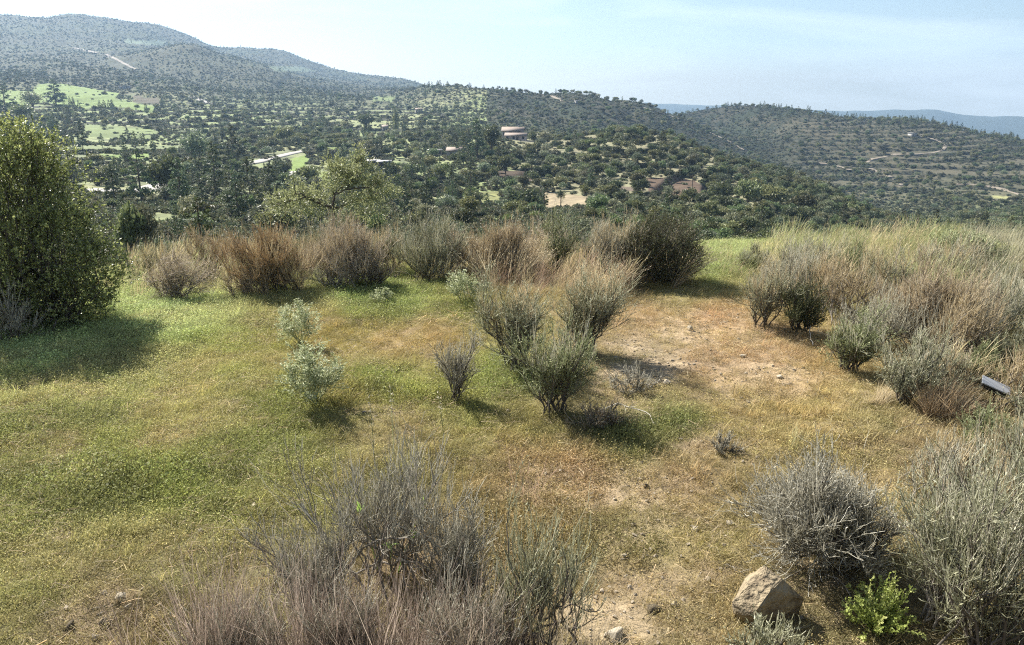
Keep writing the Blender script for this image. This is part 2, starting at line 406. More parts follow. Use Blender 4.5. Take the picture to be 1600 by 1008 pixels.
FIELDS = [  # photo outline, distance range, colour of the ground, trees allowed
    ([(0, 141), (48, 143), (60, 131), (98, 131), (155, 141), (190, 146), (178, 155), (244, 167), (238, 177), (178, 167), (131, 170), (74, 161), (18, 165), (-60, 158), (-60, 140)], (500, 1300), lin(150, 178, 72), 0.05),
    ([(208, 149), (253, 155), (253, 163), (208, 160)], (500, 1300), lin(128, 118, 88), 0.0),
    ([(128, 194), (170, 196), (246, 202), (246, 210), (150, 208), (132, 205)], (250, 900), lin(150, 170, 90), .05),
    ([(140, 207), (236, 212), (234, 219), (138, 214)], (250, 900), lin(140, 160, 80), .1),
    ([(90, 228), (240, 226), (285, 230), (285, 234), (150, 236), (90, 237)], (250, 900), lin(150, 165, 100), .1),
    ([(150, 241), (235, 240), (232, 250), (190, 250), (150, 247)], (250, 900), lin(150, 180, 70), .1),
    ([(90, 240), (140, 243), (140, 249), (90, 250)], (250, 900), lin(150, 160, 105), .1),
    ([(128, 290), (222, 290), (230, 300), (150, 302), (128, 298)], (150, 500), lin(170, 172, 110), .1),
    ([(236, 333), (288, 336), (290, 347), (230, 346)], (90, 300), lin(150, 160, 95), .0),
    ([(455, 250), (478, 240), (482, 250), (470, 275), (452, 268)], (250, 700), lin(150, 180, 62), .0),
    ([(510, 230), (530, 230), (528, 238), (512, 238)], (250, 800), lin(150, 175, 70), .0),
    ([(488, 268), (515, 270), (512, 282), (490, 280)], (150, 500), lin(160, 180, 75), .0),
    ([(846, 300), (870, 301), (915, 306), (918, 322), (852, 327)], (130, 330), lin(192, 172, 130), .0),
    ([(745, 300), (786, 298), (778, 316), (742, 318)], (130, 330), lin(170, 172, 92), .0),
    ([(560, 325), (640, 318), (700, 322), (640, 332)], (110, 330), lin(140, 150, 90), .1),
    ([(1010, 278), (1050, 276), (1085, 282), (1112, 300), (1060, 308), (1015, 300)], (200, 430), lin(128, 104, 80), .06),
    ([(770, 265), (842, 268), (835, 285), (780, 282)], (200, 430), lin(110, 92, 72), .1),
    ([(935, 288), (1002, 292), (1000, 300), (935, 298)], (180, 430), lin(150, 132, 110), .0),
    ([(668, 310), (735, 306), (735, 312), (670, 316)], (130, 400), lin(140, 150, 85), .1),
    ([(1550, 305), (1582, 306), (1580, 311), (1552, 310)], (400, 900), lin(190, 190, 110), .0),
    ([(585, 150), (620, 150), (612, 160), (580, 158)], (600, 1250), lin(140, 160, 85), .1),
    ([(420, 104), (470, 104), (500, 112), (430, 112)], (1500, 2700), lin(120, 140, 100), .2),
    ([(195, 62), (260, 64), (255, 72), (195, 68)], (1500, 2700), lin(130, 150, 110), .2),
]

def ground_colour(X, Y, Z, f, w):
    d = np.hypot(X, Y); px, py = proj(X, Y, Z)
    n1 = fbm(X / 28, Y / 28, 4, 101); n2 = fbm(X / 7, Y / 7, 3, 102); n3 = fbm(X / 130, Y / 130, 3, 103)
    mixc = lambda a, b, t: a * (1 - t[:, None]) + b * t[:, None]
    straw = lin(138, 138, 90); scrub = lin(74, 80, 56); olive = lin(122, 130, 80); brown = lin(112, 98, 74); green = lin(118, 136, 68)
    c = mixc(np.broadcast_to(straw, (len(X), 3)), olive, sstep(-.12, .12, n1))
    c = mixc(c, green, sstep(-.02, .14, n3) * .7 * (px < 800))
    c = mixc(c, scrub, sstep(-.02, .14, n2 + n1 * .3) * .65)
    hill = sstep(700, 1100, d + (px > 760) * 350) * (1 - .25 * (px < 760))
    hill_far = sstep(900, 1400, d); hc = mixc(np.broadcast_to(lin(44, 52, 33), (len(X), 3)), lin(60, 58, 41), sstep(-.05, .2, n1 + n3 * .6))
    hc = mixc(hc, lin(34, 41, 27), sstep(0, .15, n2)); hc = hc * (1 - .66 * hill_far[:, None]) * (1 + 1.0 * n3[:, None])
    c = mixc(c, hc, hill)
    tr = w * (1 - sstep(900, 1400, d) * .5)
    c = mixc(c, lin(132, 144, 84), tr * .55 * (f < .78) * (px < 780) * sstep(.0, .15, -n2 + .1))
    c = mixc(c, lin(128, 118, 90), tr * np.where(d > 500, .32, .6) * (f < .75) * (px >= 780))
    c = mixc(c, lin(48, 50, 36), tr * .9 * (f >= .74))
    for poly, (d0, d1), fc, _ in FIELDS:
        j_ = np.where((d > d0) & (d < d1) & (Y > 0))[0]; m = j_[inpoly(px[j_] + n2[j_] * 10, py[j_] + n2[j_] * 5, poly)]
        c[m] = fc * .5 * (1 + .45 * n2[m][:, None] + .4 * n1[m][:, None])
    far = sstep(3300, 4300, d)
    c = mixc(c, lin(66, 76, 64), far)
    near = (d < 60) & (np.abs(X) < Y * .95 + 3)
    c[(d < 60) & ~near] = lin(140, 128, 84)
    if near.any():
        i = np.where(near)[0]
        pc = plateau_colour(px[i], py[i]) * .62
        pc = pc * (1 + fbm(X[i] * 1.3, Y[i] * 1.3, 4, 60)[:, None] * .8)
        soil = lin(150, 124, 92) * .8
        b = bare_mask(X[i], Y[i], px[i], py[i])
        n4 = fbm(X[i] * 3.1, Y[i] * 3.1, 4, 61)
        pc = mixc(pc, soil, np.clip(sstep(.05, .25, n4) * .5, 0, 1))
        pc = mixc(pc, lin(182, 158, 118) * .85, b * .8)
        t = sstep(20, 50, d[i])
        c[i] = mixc(pc, c[i], t)
    return np.clip(c, .01, .9)

# ------------------------------------------------------------------ the ground sheet
def build_ground():
    az = np.concatenate([np.linspace(R(-180), R(-46), 60)[:-1], np.linspace(R(-46), R(-39), 40)[:-1], np.linspace(R(-39), R(39), 760), np.linspace(R(39), R(46), 40)[1:], np.linspace(R(46), R(180), 60)[1:-1]])
    ds = [.62]
    while ds[-1] < 6200:
        d = ds[-1]
        st = .08 if d < 3 else .045 if d < 9 else .07 if d < 18 else max(.012 * d, .3) if d < 120 else .0062 * d if d < 1100 else .009 * d if d < 3200 else .03 * d
        ds.append(d + st)
    ds = np.array(ds); na, nd = len(az), len(ds)
    A, D = np.meshgrid(az, ds)
    X = (np.sin(A) * D).ravel(); Y = (np.cos(A) * D).ravel()
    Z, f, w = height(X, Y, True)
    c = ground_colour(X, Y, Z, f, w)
    zc = height(np.array([0.]), np.array([0.62]))
    V = np.concatenate([np.stack([X, Y, Z], -1), [[0, 0, zc[0]]]])
    j = np.arange(na); j2 = (j + 1) % na
    b = (np.arange(nd - 1) * na)[:, None]
    q = np.stack([b + j, b + j2, b + na + j2, b + na + j], -1).reshape(-1, 4)
    t = np.stack([np.full(na, nd * na), j2, j], -1)
    mb = MB(); mb.add(V, q, .5); mb.f[3].append(t); mb.fm[3].append(np.zeros(len(t)))
    m, nt, N, L = newmat('ground_soil')
    out = N.new('ShaderNodeOutputMaterial'); bs = N.new('ShaderNodeBsdfPrincipled'); at = N.new('ShaderNodeAttribute'); at.attribute_name = 'ground'
    ge = N.new('ShaderNodeNewGeometry')
    n1 = N.new('ShaderNodeTexNoise'); n1.inputs['Scale'].default_value = 9; n1.inputs['Detail'].default_value = 9; n1.inputs['Roughness'].default_value = .7
    n2 = N.new('ShaderNodeTexNoise'); n2.inputs['Scale'].default_value = .45; n2.inputs['Detail'].default_value = 6
    mr = N.new('ShaderNodeMapRange'); mr.inputs[1].default_value = .3; mr.inputs[2].default_value = .7; mr.inputs[3].default_value = .55; mr.inputs[4].default_value = 1.45
    mr2 = N.new('ShaderNodeMapRange'); mr2.inputs[1].default_value = .3; mr2.inputs[2].default_value = .7; mr2.inputs[3].default_value = .75; mr2.inputs[4].default_value = 1.25
    mm = N.new('ShaderNodeMath'); mm.operation = 'MULTIPLY'; mx = N.new('ShaderNodeMix'); mx.data_type = 'RGBA'; mx.blend_type = 'MULTIPLY'; mx.inputs[0].default_value = 1
    bp = N.new('ShaderNodeBump'); bp.inputs['Strength'].default_value = .8; bp.inputs['Distance'].default_value = .05
    L.new(ge.outputs['Position'], n1.inputs['Vector']); L.new(ge.outputs['Position'], n2.inputs['Vector'])
    L.new(n1.outputs['Fac'], mr.inputs[0]); L.new(n2.outputs['Fac'], mr2.inputs[0]); L.new(mr.outputs[0], mm.inputs[0]); L.new(mr2.outputs[0], mm.inputs[1])
    L.new(at.outputs['Color'], mx.inputs[6]); L.new(mm.outputs[0], mx.inputs[7]); L.new(mx.outputs[2], bs.inputs['Base Color'])
    L.new(n1.outputs['Fac'], bp.inputs['Height']); L.new(bp.outputs[0], bs.inputs['Normal'])
    bs.inputs['Roughness'].default_value = .95; bs.inputs['Specular IOR Level'].default_value = .1
    L.new(bs.outputs[0], out.inputs[0])
    o = mb.build('ground', m, smooth=True)
    ca = o.data.attributes.new('ground', 'FLOAT_COLOR', 'POINT')
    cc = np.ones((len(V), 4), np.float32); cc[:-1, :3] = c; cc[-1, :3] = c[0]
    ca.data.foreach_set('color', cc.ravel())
    tag(o, 'hillside with a grassy plateau above a wide wooded valley and hills', 'ground', kind='structure')
build_ground()

# ------------------------------------------------------------------ tracks and roads draped on the land
m_track = plain('pale_dirt', (.17, .145, .11), (.25, .21, .16), .6, .9, .3)
m_road = plain('pale_concrete', (.25, .235, .205), (.33, .31, .28), .5, .85, .2)
def strip(name, label, pts, width, mat, dmin=0., dmax=9e9):
    pts = np.array(pts, float)
    s = np.linspace(0, len(pts) - 1, (len(pts) - 1) * 8 + 1)
    px = np.interp(s, np.arange(len(pts)), pts[:, 0]); py = np.interp(s, np.arange(len(pts)), pts[:, 1])
    P, d = ground_hit(px, py, dmin)
    P = P[(d < dmax)]
    for _ in range(3): P[1:-1, :2] = (P[:-2, :2] + 2 * P[1:-1, :2] + P[2:, :2]) / 4
    seg = np.concatenate([[0], np.cumsum(np.linalg.norm(np.diff(P[:, :2], axis=0), axis=1))])
    n = max(int(seg[-1] / 2.5), 8); t = np.linspace(0, seg[-1], n)
    X = np.interp(t, seg, P[:, 0]); Y = np.interp(t, seg, P[:, 1])
    T = nrm(np.stack([np.gradient(X), np.gradient(Y)], -1)); S = np.stack([-T[:, 1], T[:, 0]], -1)
    wv = width * (1 + .35 * fbm(t / 9, t * 0, 2, 5))
    cols = []
    for u in (-.5, -.17, .17, .5):
        x = X + S[:, 0] * wv * u; y = Y + S[:, 1] * wv * u
        cols.append(np.stack([x, y, height(x, y)], -1))
    zz = np.max(np.stack([c[:, 2] for c in cols], -1), -1)
    zz = np.convolve(np.pad(zz, 2, mode='edge'), np.ones(5) / 5, 'valid')
    for c in cols: c[:, 2] = np.maximum(c[:, 2] + .12, zz * .5 + c[:, 2] * .5 + .12)
    # a shallow bed with sides that go into the ground
    lo = [cols[0] - [0, 0, 1.2]] + cols + [cols[-1] - [0, 0, 1.2]]
    V = np.stack(lo, 1).reshape(-1, 3); K = len(lo)
    b = (np.arange(n - 1) * K)[:, None] + np.arange(K - 1)[None]
    f = np.stack([b, b + 1, b + K + 1, b + K], -1).reshape(-1, 4)
    o = MB().add(V, f).build(name, mat)
    return tag(o, label, 'track', kind='structure')
strip('road', 'pale road coming out of the trees on the left valley floor', [(130, 297), (200, 301), (225, 298), (245, 290), (262, 284)], 6.5, m_road, 100, 600)
strip('road', 'pale road bending beside the green field in the valley', [(372, 258), (400, 254), (430, 246), (455, 240), (480, 235), (505, 226)], 5.5, m_road, 150, 900)
strip('road', 'short stretch of pale road between trees below the green field', [(448, 285), (455, 276), (462, 268)], 4.5, m_road, 150, 600)
strip('dirt_track', 'pale track climbing the lower mountain slope', [(166, 85), (178, 91), (190, 97), (203, 104), (214, 109)], 5, m_track, 800)
strip('dirt_track', 'pale track high on the mountain flank', [(116, 75), (130, 78), (152, 83)], 9, m_track, 800)
strip('dirt_track', 'pale stretch of track among the trees below the mountain', [(300, 151), (312, 156), (330, 163)], 7, m_road, 500)
strip('dirt_track', 'dirt track along the crest of the middle ridge', [(857, 149), (868, 152), (880, 158)], 4, m_track, 600)
strip('dirt_track', 'dirt track running down the spur of the middle ridge', [(1000, 166), (1030, 176), (1060, 185), (1100, 203), (1140, 221), (1165, 236)], 3.2, m_track, 500)
strip('dirt_track', 'winding dirt track across the right hillside', [(1352, 256), (1362, 249), (1378, 246), (1400, 242), (1430, 241), (1458, 239), (1474, 235), (1478, 229), (1470, 222), (1455, 216), (1430, 214)], 3.0, m_track, 500)
strip('dirt_track', 'dirt track zigzagging below the bend on the right hillside', [(1352, 258), (1370, 268), (1392, 276), (1405, 284), (1412, 292), (1398, 290)], 3, m_track, 450)
strip('dirt_track', 'long dirt track under the terraces of the right hill', [(1495, 287), (1520, 288), (1545, 291), (1575, 298), (1600, 306)], 3, m_track, 450)
strip('dirt_track', 'low dirt track at the foot of the right hill', [(1440, 352), (1480, 356), (1520, 361), (1548, 362)], 4.5, m_track, 250)
strip('dirt_track', 'faint dirt track on the brow of the near wooded hill', [(1280, 256), (1305, 258), (1330, 266)], 3, m_track, 500)

# ------------------------------------------------------------------ trees
def crown_leaves(mb, clumps, per, ln, wd, rr, zsq=.8, core=0):
    for (c, r) in clumps:
        n = int(per * r * r)
        v = nrm(rr.normal(0, 1, (n, 3))); rad = r * (rr.random(n) ** .45)
        C = c + v * rad[:, None] * [1, 1, zsq]
        A = nrm(v * .7 + rr.normal(0, .7, (n, 3)) + [0, 0, .15])
        leaves(mb, C - A * ln * .5, A, ln * rr.uniform(.7, 1.35, n), wd * rr.uniform(.7, 1.3, n), rnd=np.clip(rr.normal(.5, .22, n), 0, 1))

def limb_set(mb, tips, base, r0, rr, npt=5, start=.0, mat=0):
    n = len(tips)
    P = np.zeros((n, npt, 3)); b = np.asarray(base, float)
    s = b + np.array([0, 0, 1.0]) * rr.uniform(start, start + .5, n)[:, None]
    for i in range(npt):
        t = i / (npt - 1)
        P[:, i] = s * (1 - t) + tips * t
        P[:, i, 2] += math.sin(t * math.pi) * rr.normal(0, .05, n) - .25 * t * (1 - t) * np.linalg.norm(tips[:, :2] - s[:, :2], axis=1)
        if 0 < i < npt - 1: P[:, i] += rr.normal(0, .08, (n, 3)) * np.linalg.norm(tips - s, axis=1)[:, None] * .35
    tubes(mb, P, np.full(n, r0), .25, sides=4, mat=mat)

m_bark = plain('grey_bark', (.07, .055, .04), (.14, .11, .08), 4, .9, .5)
m_round = leafmat('dark_round_leaves', [(.058, .072, .026), (.118, .138, .056), (.205, .222, .100)], .3, .55, .5, .045)
m_olive = leafmat('greyish_leaves', [(.085, .098, .052), (.155, .172, .095), (.24, .256, .155)], .3, .55, .42, .045)
m_light = leafmat('fresh_light_leaves', [(.06, .08, .02), (.12, .15, .04), (.20, .23, .07)], .3, .55, .25, .03)
m_pine = leafmat('pine_needles', [(.048, .066, .030), (.096, .120, .056), (.170, .192, .096)], .25, .6, .45, .04)

def tree_round(H, W, rr, per=55, ln=.5, wd=.3, trunk=.25):
    """unit: metres; crown of several clumps"""
    cl = []
    nc = 13
    for i in range(nc):
        a = i * 2.4 + rr.uniform(-.4, .4); t = rr.random()
        ring = math.sqrt(rr.random()) * .62
        z = H * (trunk + .12 + (1 - trunk - .25) * (1 - ring * ring * 1.0) * rr.uniform(.35, 1.0))
        cl.append((np.array([math.cos(a) * W * .5 * ring, math.sin(a) * W * .5 * ring, z]), W * rr.uniform(.17, .27)))
    cl.append((np.array([0, 0, H * .55]), W * .3))
    crown = MB(); crown_leaves(crown, cl, per, ln, wd, rr)
    tr = MB(); tips = np.array([c for c, r in cl]); limb_set(tr, tips, (0, 0, H * trunk * .5), W * .012, rr, start=0)
    tubes(tr, np.array([[[0, 0, -.6], [rr.normal(0, .05), rr.normal(0, .05), H * trunk * .5], [0, 0, H * trunk + .2 * H]]]), [W * .035], .6, sides=6)
    return crown, tr

def tree_pine(H, W, rr, per=75, ln=.5, wd=.2, low=.16):
    cl = []
    n = 26
    for i in range(n):
        t = (i + rr.random()) / n
        z = H * (low + (1 - low) * t)
        prof = (1 - t) ** .75 * (.55 + .45 * min(1, t * 6))
        a = i * 2.4 + rr.uniform(-.5, .5)
        r = W * .5 * prof * rr.uniform(.35, .85)
        cl.append((np.array([math.cos(a) * r, math.sin(a) * r, z]), max(W * .10 * rr.uniform(.8, 1.35) * (1.25 - .75 * t), .3)))
    crown = MB(); crown_leaves(crown, cl, per * 2.0, ln, wd, rr, .55)
    tr = MB(); tubes(tr, np.array([[[0, 0, -.8], [rr.normal(0, .12), 0, H * .35], [rr.normal(0, .15), 0, H * .7], [0, 0, H * .97]]]), [W * .028], .2, sides=6)
    tips = np.array([c for c, r in cl])
    P = np.zeros((n, 3, 3)); P[:, 0] = np.stack([0 * tips[:, 0], 0 * tips[:, 0], tips[:, 2] * .93], -1); P[:, 2] = tips; P[:, 1] = (P[:, 0] + P[:, 2]) / 2 - [0, 0, .1]
    tubes(tr, P, np.full(n, W * .006), .4, sides=3)
    return crown, tr

def tree_column(H, W, rr):
    cl = [(np.array([rr.normal(0, W * .08), rr.normal(0, W * .08), H * (.08 + .9 * t)]), W * .5 * (math.sin(math.pi * (.12 + .80 * t)) * .9 + .1)) for t in np.linspace(0, 1, 12)]
    crown = MB(); crown_leaves(crown, cl, 160, .4, .18, rr, 1.3)
    tr = MB(); tubes(tr, np.array([[[0, 0, -.6], [0, 0, H * .3], [0, 0, H * .8]]]), [W * .08], .3, sides=6)
    return crown, tr

TREES = {}
def make_kind(key, name, fn, leaf, n, *a, **kw):
    out = []
    for i in range(n):
        rr = np.random.default_rng(hash(key) % 1000 if False else sum(map(ord, key)) * 7 + i)
        crown, tr = fn(*a, rr, **kw)
        out.append((crown.mesh(key + '_crown', leaf), tr.mesh(key + '_trunk', m_bark)))
    TREES[key] = out
# unit trees of true size: height, width
make_kind('round', 'round_tree', tree_round, m_round, 5, 5.0, 5.6, trunk=.16)
make_kind('olive', 'olive_tree', tree_round, m_olive, 4, 5.0, 5.2, trunk=.2, per=42, ln=.45, wd=.24)
make_kind('light', 'light_tree', tree_round, m_light, 3, 4.5, 5.0, trunk=.16, per=42, ln=.42, wd=.24)
make_kind('pine', 'pine_tree', tree_pine, m_pine, 5, 9.0, 6.0)
make_kind('column', 'cypress_tree', tree_column, m_pine, 2, 9.0, 2.2)
BASEH = {'round': 5.0, 'olive': 5.0, 'light': 4.5, 'pine': 9.0, 'column': 9.0}
NAMES = {'round': 'round_tree', 'olive': 'olive_tree', 'light': 'pale_green_tree', 'pine': 'pine_tree', 'column': 'cypress_tree'}

_tn = {}
def plant_tree(kind, P, H, Wf, label, group=None, rr=rng, var=None):
    v = int(rr.integers(len(TREES[kind]))) if var is None else var
    cm, tm = TREES[kind][v]
    o = link(NAMES[kind], None, None, P); o.empty_display_size = .5
    tag(o, label, 'tree', group)
    s = H / BASEH[kind]; o.scale = (s * Wf, s * Wf, s); o.rotation_euler = (0, 0, rr.uniform(0, 6.28))
    c = link('crown', cm, o); t = link('trunk', tm, o)
    return o

# ---- where the wood grows
def density(px, py, d, X, Y, f, w):
    """how thick trees stand, 0..1"""
    n = fbm(X / 60, Y / 60, 3, 201)
    dn = np.full(len(X), .5) + n * 1.1
    dn = np.where((px < 760) & (d < 1000), dn - .08, dn)
    dn = np.where((px > 760) & (d < 520), .78 + n * .9, dn)                 # near wooded hill
    dn = np.where((d < 215) & (px > 540) & (px < 1010), .30 + n * .7, dn)
    dn = np.where((px > 1080) & (d < 450), .92, dn)                         # its dark right flank
    dn = np.where((px > 640) & (d > np.interp(px, [640, 780], [1000, 560])) & (px < 1250), .40 + n * 1.2, dn)
    dn = np.where((px > 1180) & (d > 530), .42 + n * 1.2 + .35 * sstep(930, 1000, d), dn)
    dn = np.where((px < 660) & (d > 1150), .36 + n * 1.2, dn)
    dn = np.where((px > 85) & (px < 300) & (py > 190) & (py < 254) & (d > 250) & (d < 900), .16 + n * .5, dn)
    tr = w * (d < 2200)
    dn = dn + tr * np.where(f > .68, .4, -.42)
    for poly, (d0, d1), fc, al in FIELDS:
        m = inpoly(px, py, poly) & (d > d0) & (d < d1)
        dn = np.where(m, al, dn)
    return dn

def wedge(n, d0, d1, pw, rr, a=36.5):
    """random ground points between two distances; pw = 2 is even on the ground, 0 is even in log distance"""
    u = rr.random(n)
    d = np.exp(np.log(d0) + u * np.log(d1 / d0)) if pw == 0 else (d0 ** pw + u * (d1 ** pw - d0 ** pw)) ** (1 / pw)
    an = np.arctan(rr.uniform(-math.tan(R(a)), math.tan(R(a)), n))
    d = d
    return np.sin(an) * d, np.cos(an) * d

def thin(X, Y, sp):
    """drop points closer than sp (per point) to one already kept"""
    order = np.arange(len(X)); cell = {}; keep = []
    for i in order:
        s = sp[i]; L_ = int(math.floor(math.log2(s)))
        g = 2.0 ** (L_ + 1); cx, cy = int(X[i] // g), int(Y[i] // g); ok = True
        for dx in (-1, 0, 1):
            for dy in (-1, 0, 1):
                for j in cell.get((L_, cx + dx, cy + dy), ()):
                    if (X[i] - X[j]) ** 2 + (Y[i] - Y[j]) ** 2 < s * s: ok = False; break
                if not ok: break
            if not ok: break
        if ok: keep.append(i); cell.setdefault((L_, cx, cy), []).append(i)
    return np.array(keep, int)

def scatter(name, label, cat, P, rot, scl, idx, col, sources, mats=None, kind='stuff'):
    me = bpy.data.meshes.new(name); n = len(P)
    me.vertices.add(n); me.vertices.foreach_set('co', np.asarray(P, np.float32).ravel())
    for nm, ty, fld, arr in (('rot', 'FLOAT_VECTOR', 'vector', rot), ('scl', 'FLOAT_VECTOR', 'vector', scl), ('idx', 'INT', 'value', idx), ('col', 'FLOAT_COLOR', 'color', col)):
        at = me.attributes.new(nm, ty, 'POINT')
        at.data.foreach_set(fld, np.asarray(arr, np.int32 if ty == 'INT' else np.float32).ravel())
    me.update()
    o = link(name, me)
    c = bpy.data.collections.new(name + '_kinds')
    for i, s in enumerate(sources):
        so = bpy.data.objects.new('%s_%02d' % (name, i), s); c.objects.link(so)
    ng = bpy.data.node_groups.new(name + '_scatter', 'GeometryNodeTree')
    ng.interface.new_socket('Geometry', in_out='INPUT', socket_type='NodeSocketGeometry')
    ng.interface.new_socket('Geometry', in_out='OUTPUT', socket_type='NodeSocketGeometry')
    N, L = ng.nodes, ng.links
    gi = N.new('NodeGroupInput'); go = N.new('NodeGroupOutput'); ip = N.new('GeometryNodeInstanceOnPoints'); ci = N.new('GeometryNodeCollectionInfo')
    ci.inputs['Collection'].default_value = c; ci.inputs['Separate Children'].default_value = True; ci.inputs['Reset Children'].default_value = True
    def na(nm, ty):
        q = N.new('GeometryNodeInputNamedAttribute'); q.data_type = ty; q.inputs['Name'].default_value = nm
        return [s for s in q.outputs if s.name == 'Attribute' and s.enabled][0]
    ip.inputs['Pick Instance'].default_value = True
    L.new(gi.outputs[0], ip.inputs['Points']); L.new(ci.outputs[0], ip.inputs['Instance']); L.new(na('idx', 'INT'), ip.inputs['Instance Index'])
    e2r = N.new('FunctionNodeEulerToRotation'); L.new(na('rot', 'FLOAT_VECTOR'), e2r.inputs[0]); L.new(e2r.outputs[0], ip.inputs['Rotation'])
    L.new(na('scl', 'FLOAT_VECTOR'), ip.inputs['Scale']); L.new(ip.outputs[0], go.inputs[0])
    md = o.modifiers.new('scatter', 'NODES'); md.node_group = ng
    return tag(o, label, cat, kind=kind)

ADJ = {'round': 'rounded dark green tree', 'olive': 'small greyish green tree', 'light': 'pale fresh green tree', 'pine': 'tall dark pine', 'column': 'slim dark cypress'}
def zone(px, py, d):
    if d >= 1150 and px < 650: return 'on the lower mountain slope'
    if px >= 640 and px < 1190 and d >= (1000 if px < 720 else 560): return 'on the middle ridge'
    if px > 1000 and d > 560: return 'on the far right hillside'
    if px < 290 and py < 186: return 'around the bright green field'
    if px < 290: return 'on the narrow terraced fields'
    if px < 640 and d < 450: return 'in the wood beside the pale road'
    if px < 760: return 'in the scattered wood of the middle valley'
    if px < 1000: return 'on the near hill around the villa'
    return 'on the dark right flank of the near hill'

# ---- trees picked out one by one: photo pixel of the foot, height and width in photo pixels
MANUAL = [
    (204, 382, 74, 60, 'round', 'dense dark tree just beyond the plateau beside the big green bush', 60),
    (226, 358, 46, 44, 'olive', 'small greyish tree below the flat stony terrace edge', 60),
    (316, 392, 86, 92, 'pine', 'bushy olive green pine rising behind the dead brush', 28),
    (180, 322, 56, 46, 'pine', 'dark pine left of the pale road end', 0),
    (222, 318, 76, 60, 'pine', 'tall pine standing over the pale road end', 0),
    (262, 312, 64, 56, 'round', 'wide dark tree right of the pale road end', 0),
    (284, 320, 66, 54, 'pine', 'greyish pine between the road end and the olive green pine', 0),
    (338, 300, 72, 62, 'pine', 'big pine left of the pair of conifers by the road bend', 0),
    (392, 330, 78, 52, 'pine', 'dark pointed conifer below the road bend', 0),
    (426, 318, 62, 46, 'pine', 'dark conifer next to the open crowned tree', 0),
    (366, 262, 60, 40, 'pine', 'dark pine behind the bend of the pale road', 0),
    (306, 262, 54, 50, 'olive', 'pale grey tree in front of the terraced fields', 0),
    (478, 290, 34, 46, 'round', 'round dark tree on the green patch by the road', 0),
    (444, 226, 30, 34, 'round', 'round dark tree above the pale road bend', 0),
    (572, 203, 26, 38, 'round', 'large dark tree mass in the middle of the valley', 0),
    (619, 212, 42, 11, 'column', 'slim dark cypress rising above the valley wood', 0),
    (540, 256, 28, 30, 'olive', 'greyish tree left of the two white roofs', 0),
    (746, 246, 58, 44, 'pine', 'dark tall tree left of the villa', 0),
    (768, 240, 46, 36, 'round', 'dark tree close against the left side of the villa', 0),
    (724, 250, 44, 38, 'pine', 'second dark tree from the villa, paler and lower', 0),
    (835, 226, 22, 26, 'round', 'round tree just right of the villa', 0),
    (850, 228, 26, 30, 'olive', 'greyish tree at the right end of the villa garden', 0),
    (790, 273, 32, 30, 'round', 'dark round tree on the red earth below the villa', 0),
    (735, 318, 28, 32, 'light', 'bright yellow green tree beside the yellowish field', 150),
    (688, 284, 26, 28, 'light', 'light green tree below the pale garden wall', 0),
    (820, 335, 42, 62, 'round', 'bushy green tree left of the bare tan field', 130),
    (795, 332, 40, 46, 'pine', 'dark bushy pine between the yellowish and the tan field', 130),
    (934, 338, 34, 42, 'round', 'dark tree at the right end of the tan field', 130),
    (986, 214, 16, 26, 'round', 'round dark tree on the very top of the near hill', 0),
    (1128, 318, 36, 44, 'round', 'greyish round tree right of the red earth bank', 0),
    (1168, 322, 40, 48, 'round', 'big dark round tree low on the hill flank', 0),
    (1210, 326, 40, 50, 'round', 'wide dark tree lowest on the right flank', 0),
    (1250, 336, 36, 46, 'round', 'dark tree right of the wide dark tree', 0),
    (1105, 345, 34, 44, 'round', 'dark tree behind the dense dark bush', 110),
    (640, 322, 30, 36, 'round', 'dark round tree right of the open crowned tree', 130),
    (600, 318, 40, 40, 'round', 'deep green tree touching the open crowned tree', 130),
    (700, 330, 26, 40, 'olive', 'greyish tree behind the grey green brush', 120),
    (665, 345, 30, 44, 'olive', 'pale grey tree low behind the edge of the plateau', 100),
    (1390, 352, 20, 26, 'round', 'dark round tree in the dip where the hills meet', 0),
    (1508, 352, 18, 24, 'round', 'dark round tree beside the low track', 0),
    (1532, 354, 20, 28, 'round', 'larger round tree beside the low track', 0),
    (130, 236, 40, 24, 'pine', 'dark tree standing between the terraced strips', 0),
    (166, 200, 14, 12, 'round', 'lone small tree on the top terrace strip', 0),
    (88, 166, 34, 40, 'pine', 'big dark pine at the lower edge of the bright green field', 0),
    (52, 172, 26, 34, 'olive', 'greyish tree at the lower edge of the bright green field', 0),
    (10, 180, 36, 40, 'pine', 'dark pine at the far left below the green field', 0),
    (36, 190, 24, 40, 'round', 'dark domed tree above the big green bush', 0),
]
mp = np.array([(m[0], m[1]) for m in MANUAL], float)
man_xy = []
for i, (px, py, hp, wp, kind, lab, dmin) in enumerate(MANUAL):
    P, d = ground_hit([px], [py], dmin if dmin else 20)
    if dmin and dmin < 100:                       # on the near slope the foot is hidden by the brush: stand it on the slope there
        r = ray(px, py); d = np.array([float(dmin)]); P = np.array([[r[0] * dmin, r[1] * dmin, 0]]); P[:, 2] = height(P[:, 0], P[:, 1])
        top = EYE + dmin * ray(px, py - hp)[2]
        H = max(top - P[0, 2], 1.5); W = wp / FPX * dmin
        H = min(H, 2.4 * W + 2)
    else:
        sl = float(np.linalg.norm(P[0] - [0, 0, EYE])); H = hp / FPX * sl; W = wp / FPX * sl
    w0 = {'round': 5.6, 'olive': 5.2, 'light': 5.0, 'pine': 6.0, 'column': 2.2}[kind]
    s = H / BASEH[kind]
    plant_tree(kind, tuple(P[0]), H, W / (w0 * s), lab)
    man_xy.append((P[0, 0], P[0, 1], W * .55))
man_xy = np.array(man_xy)

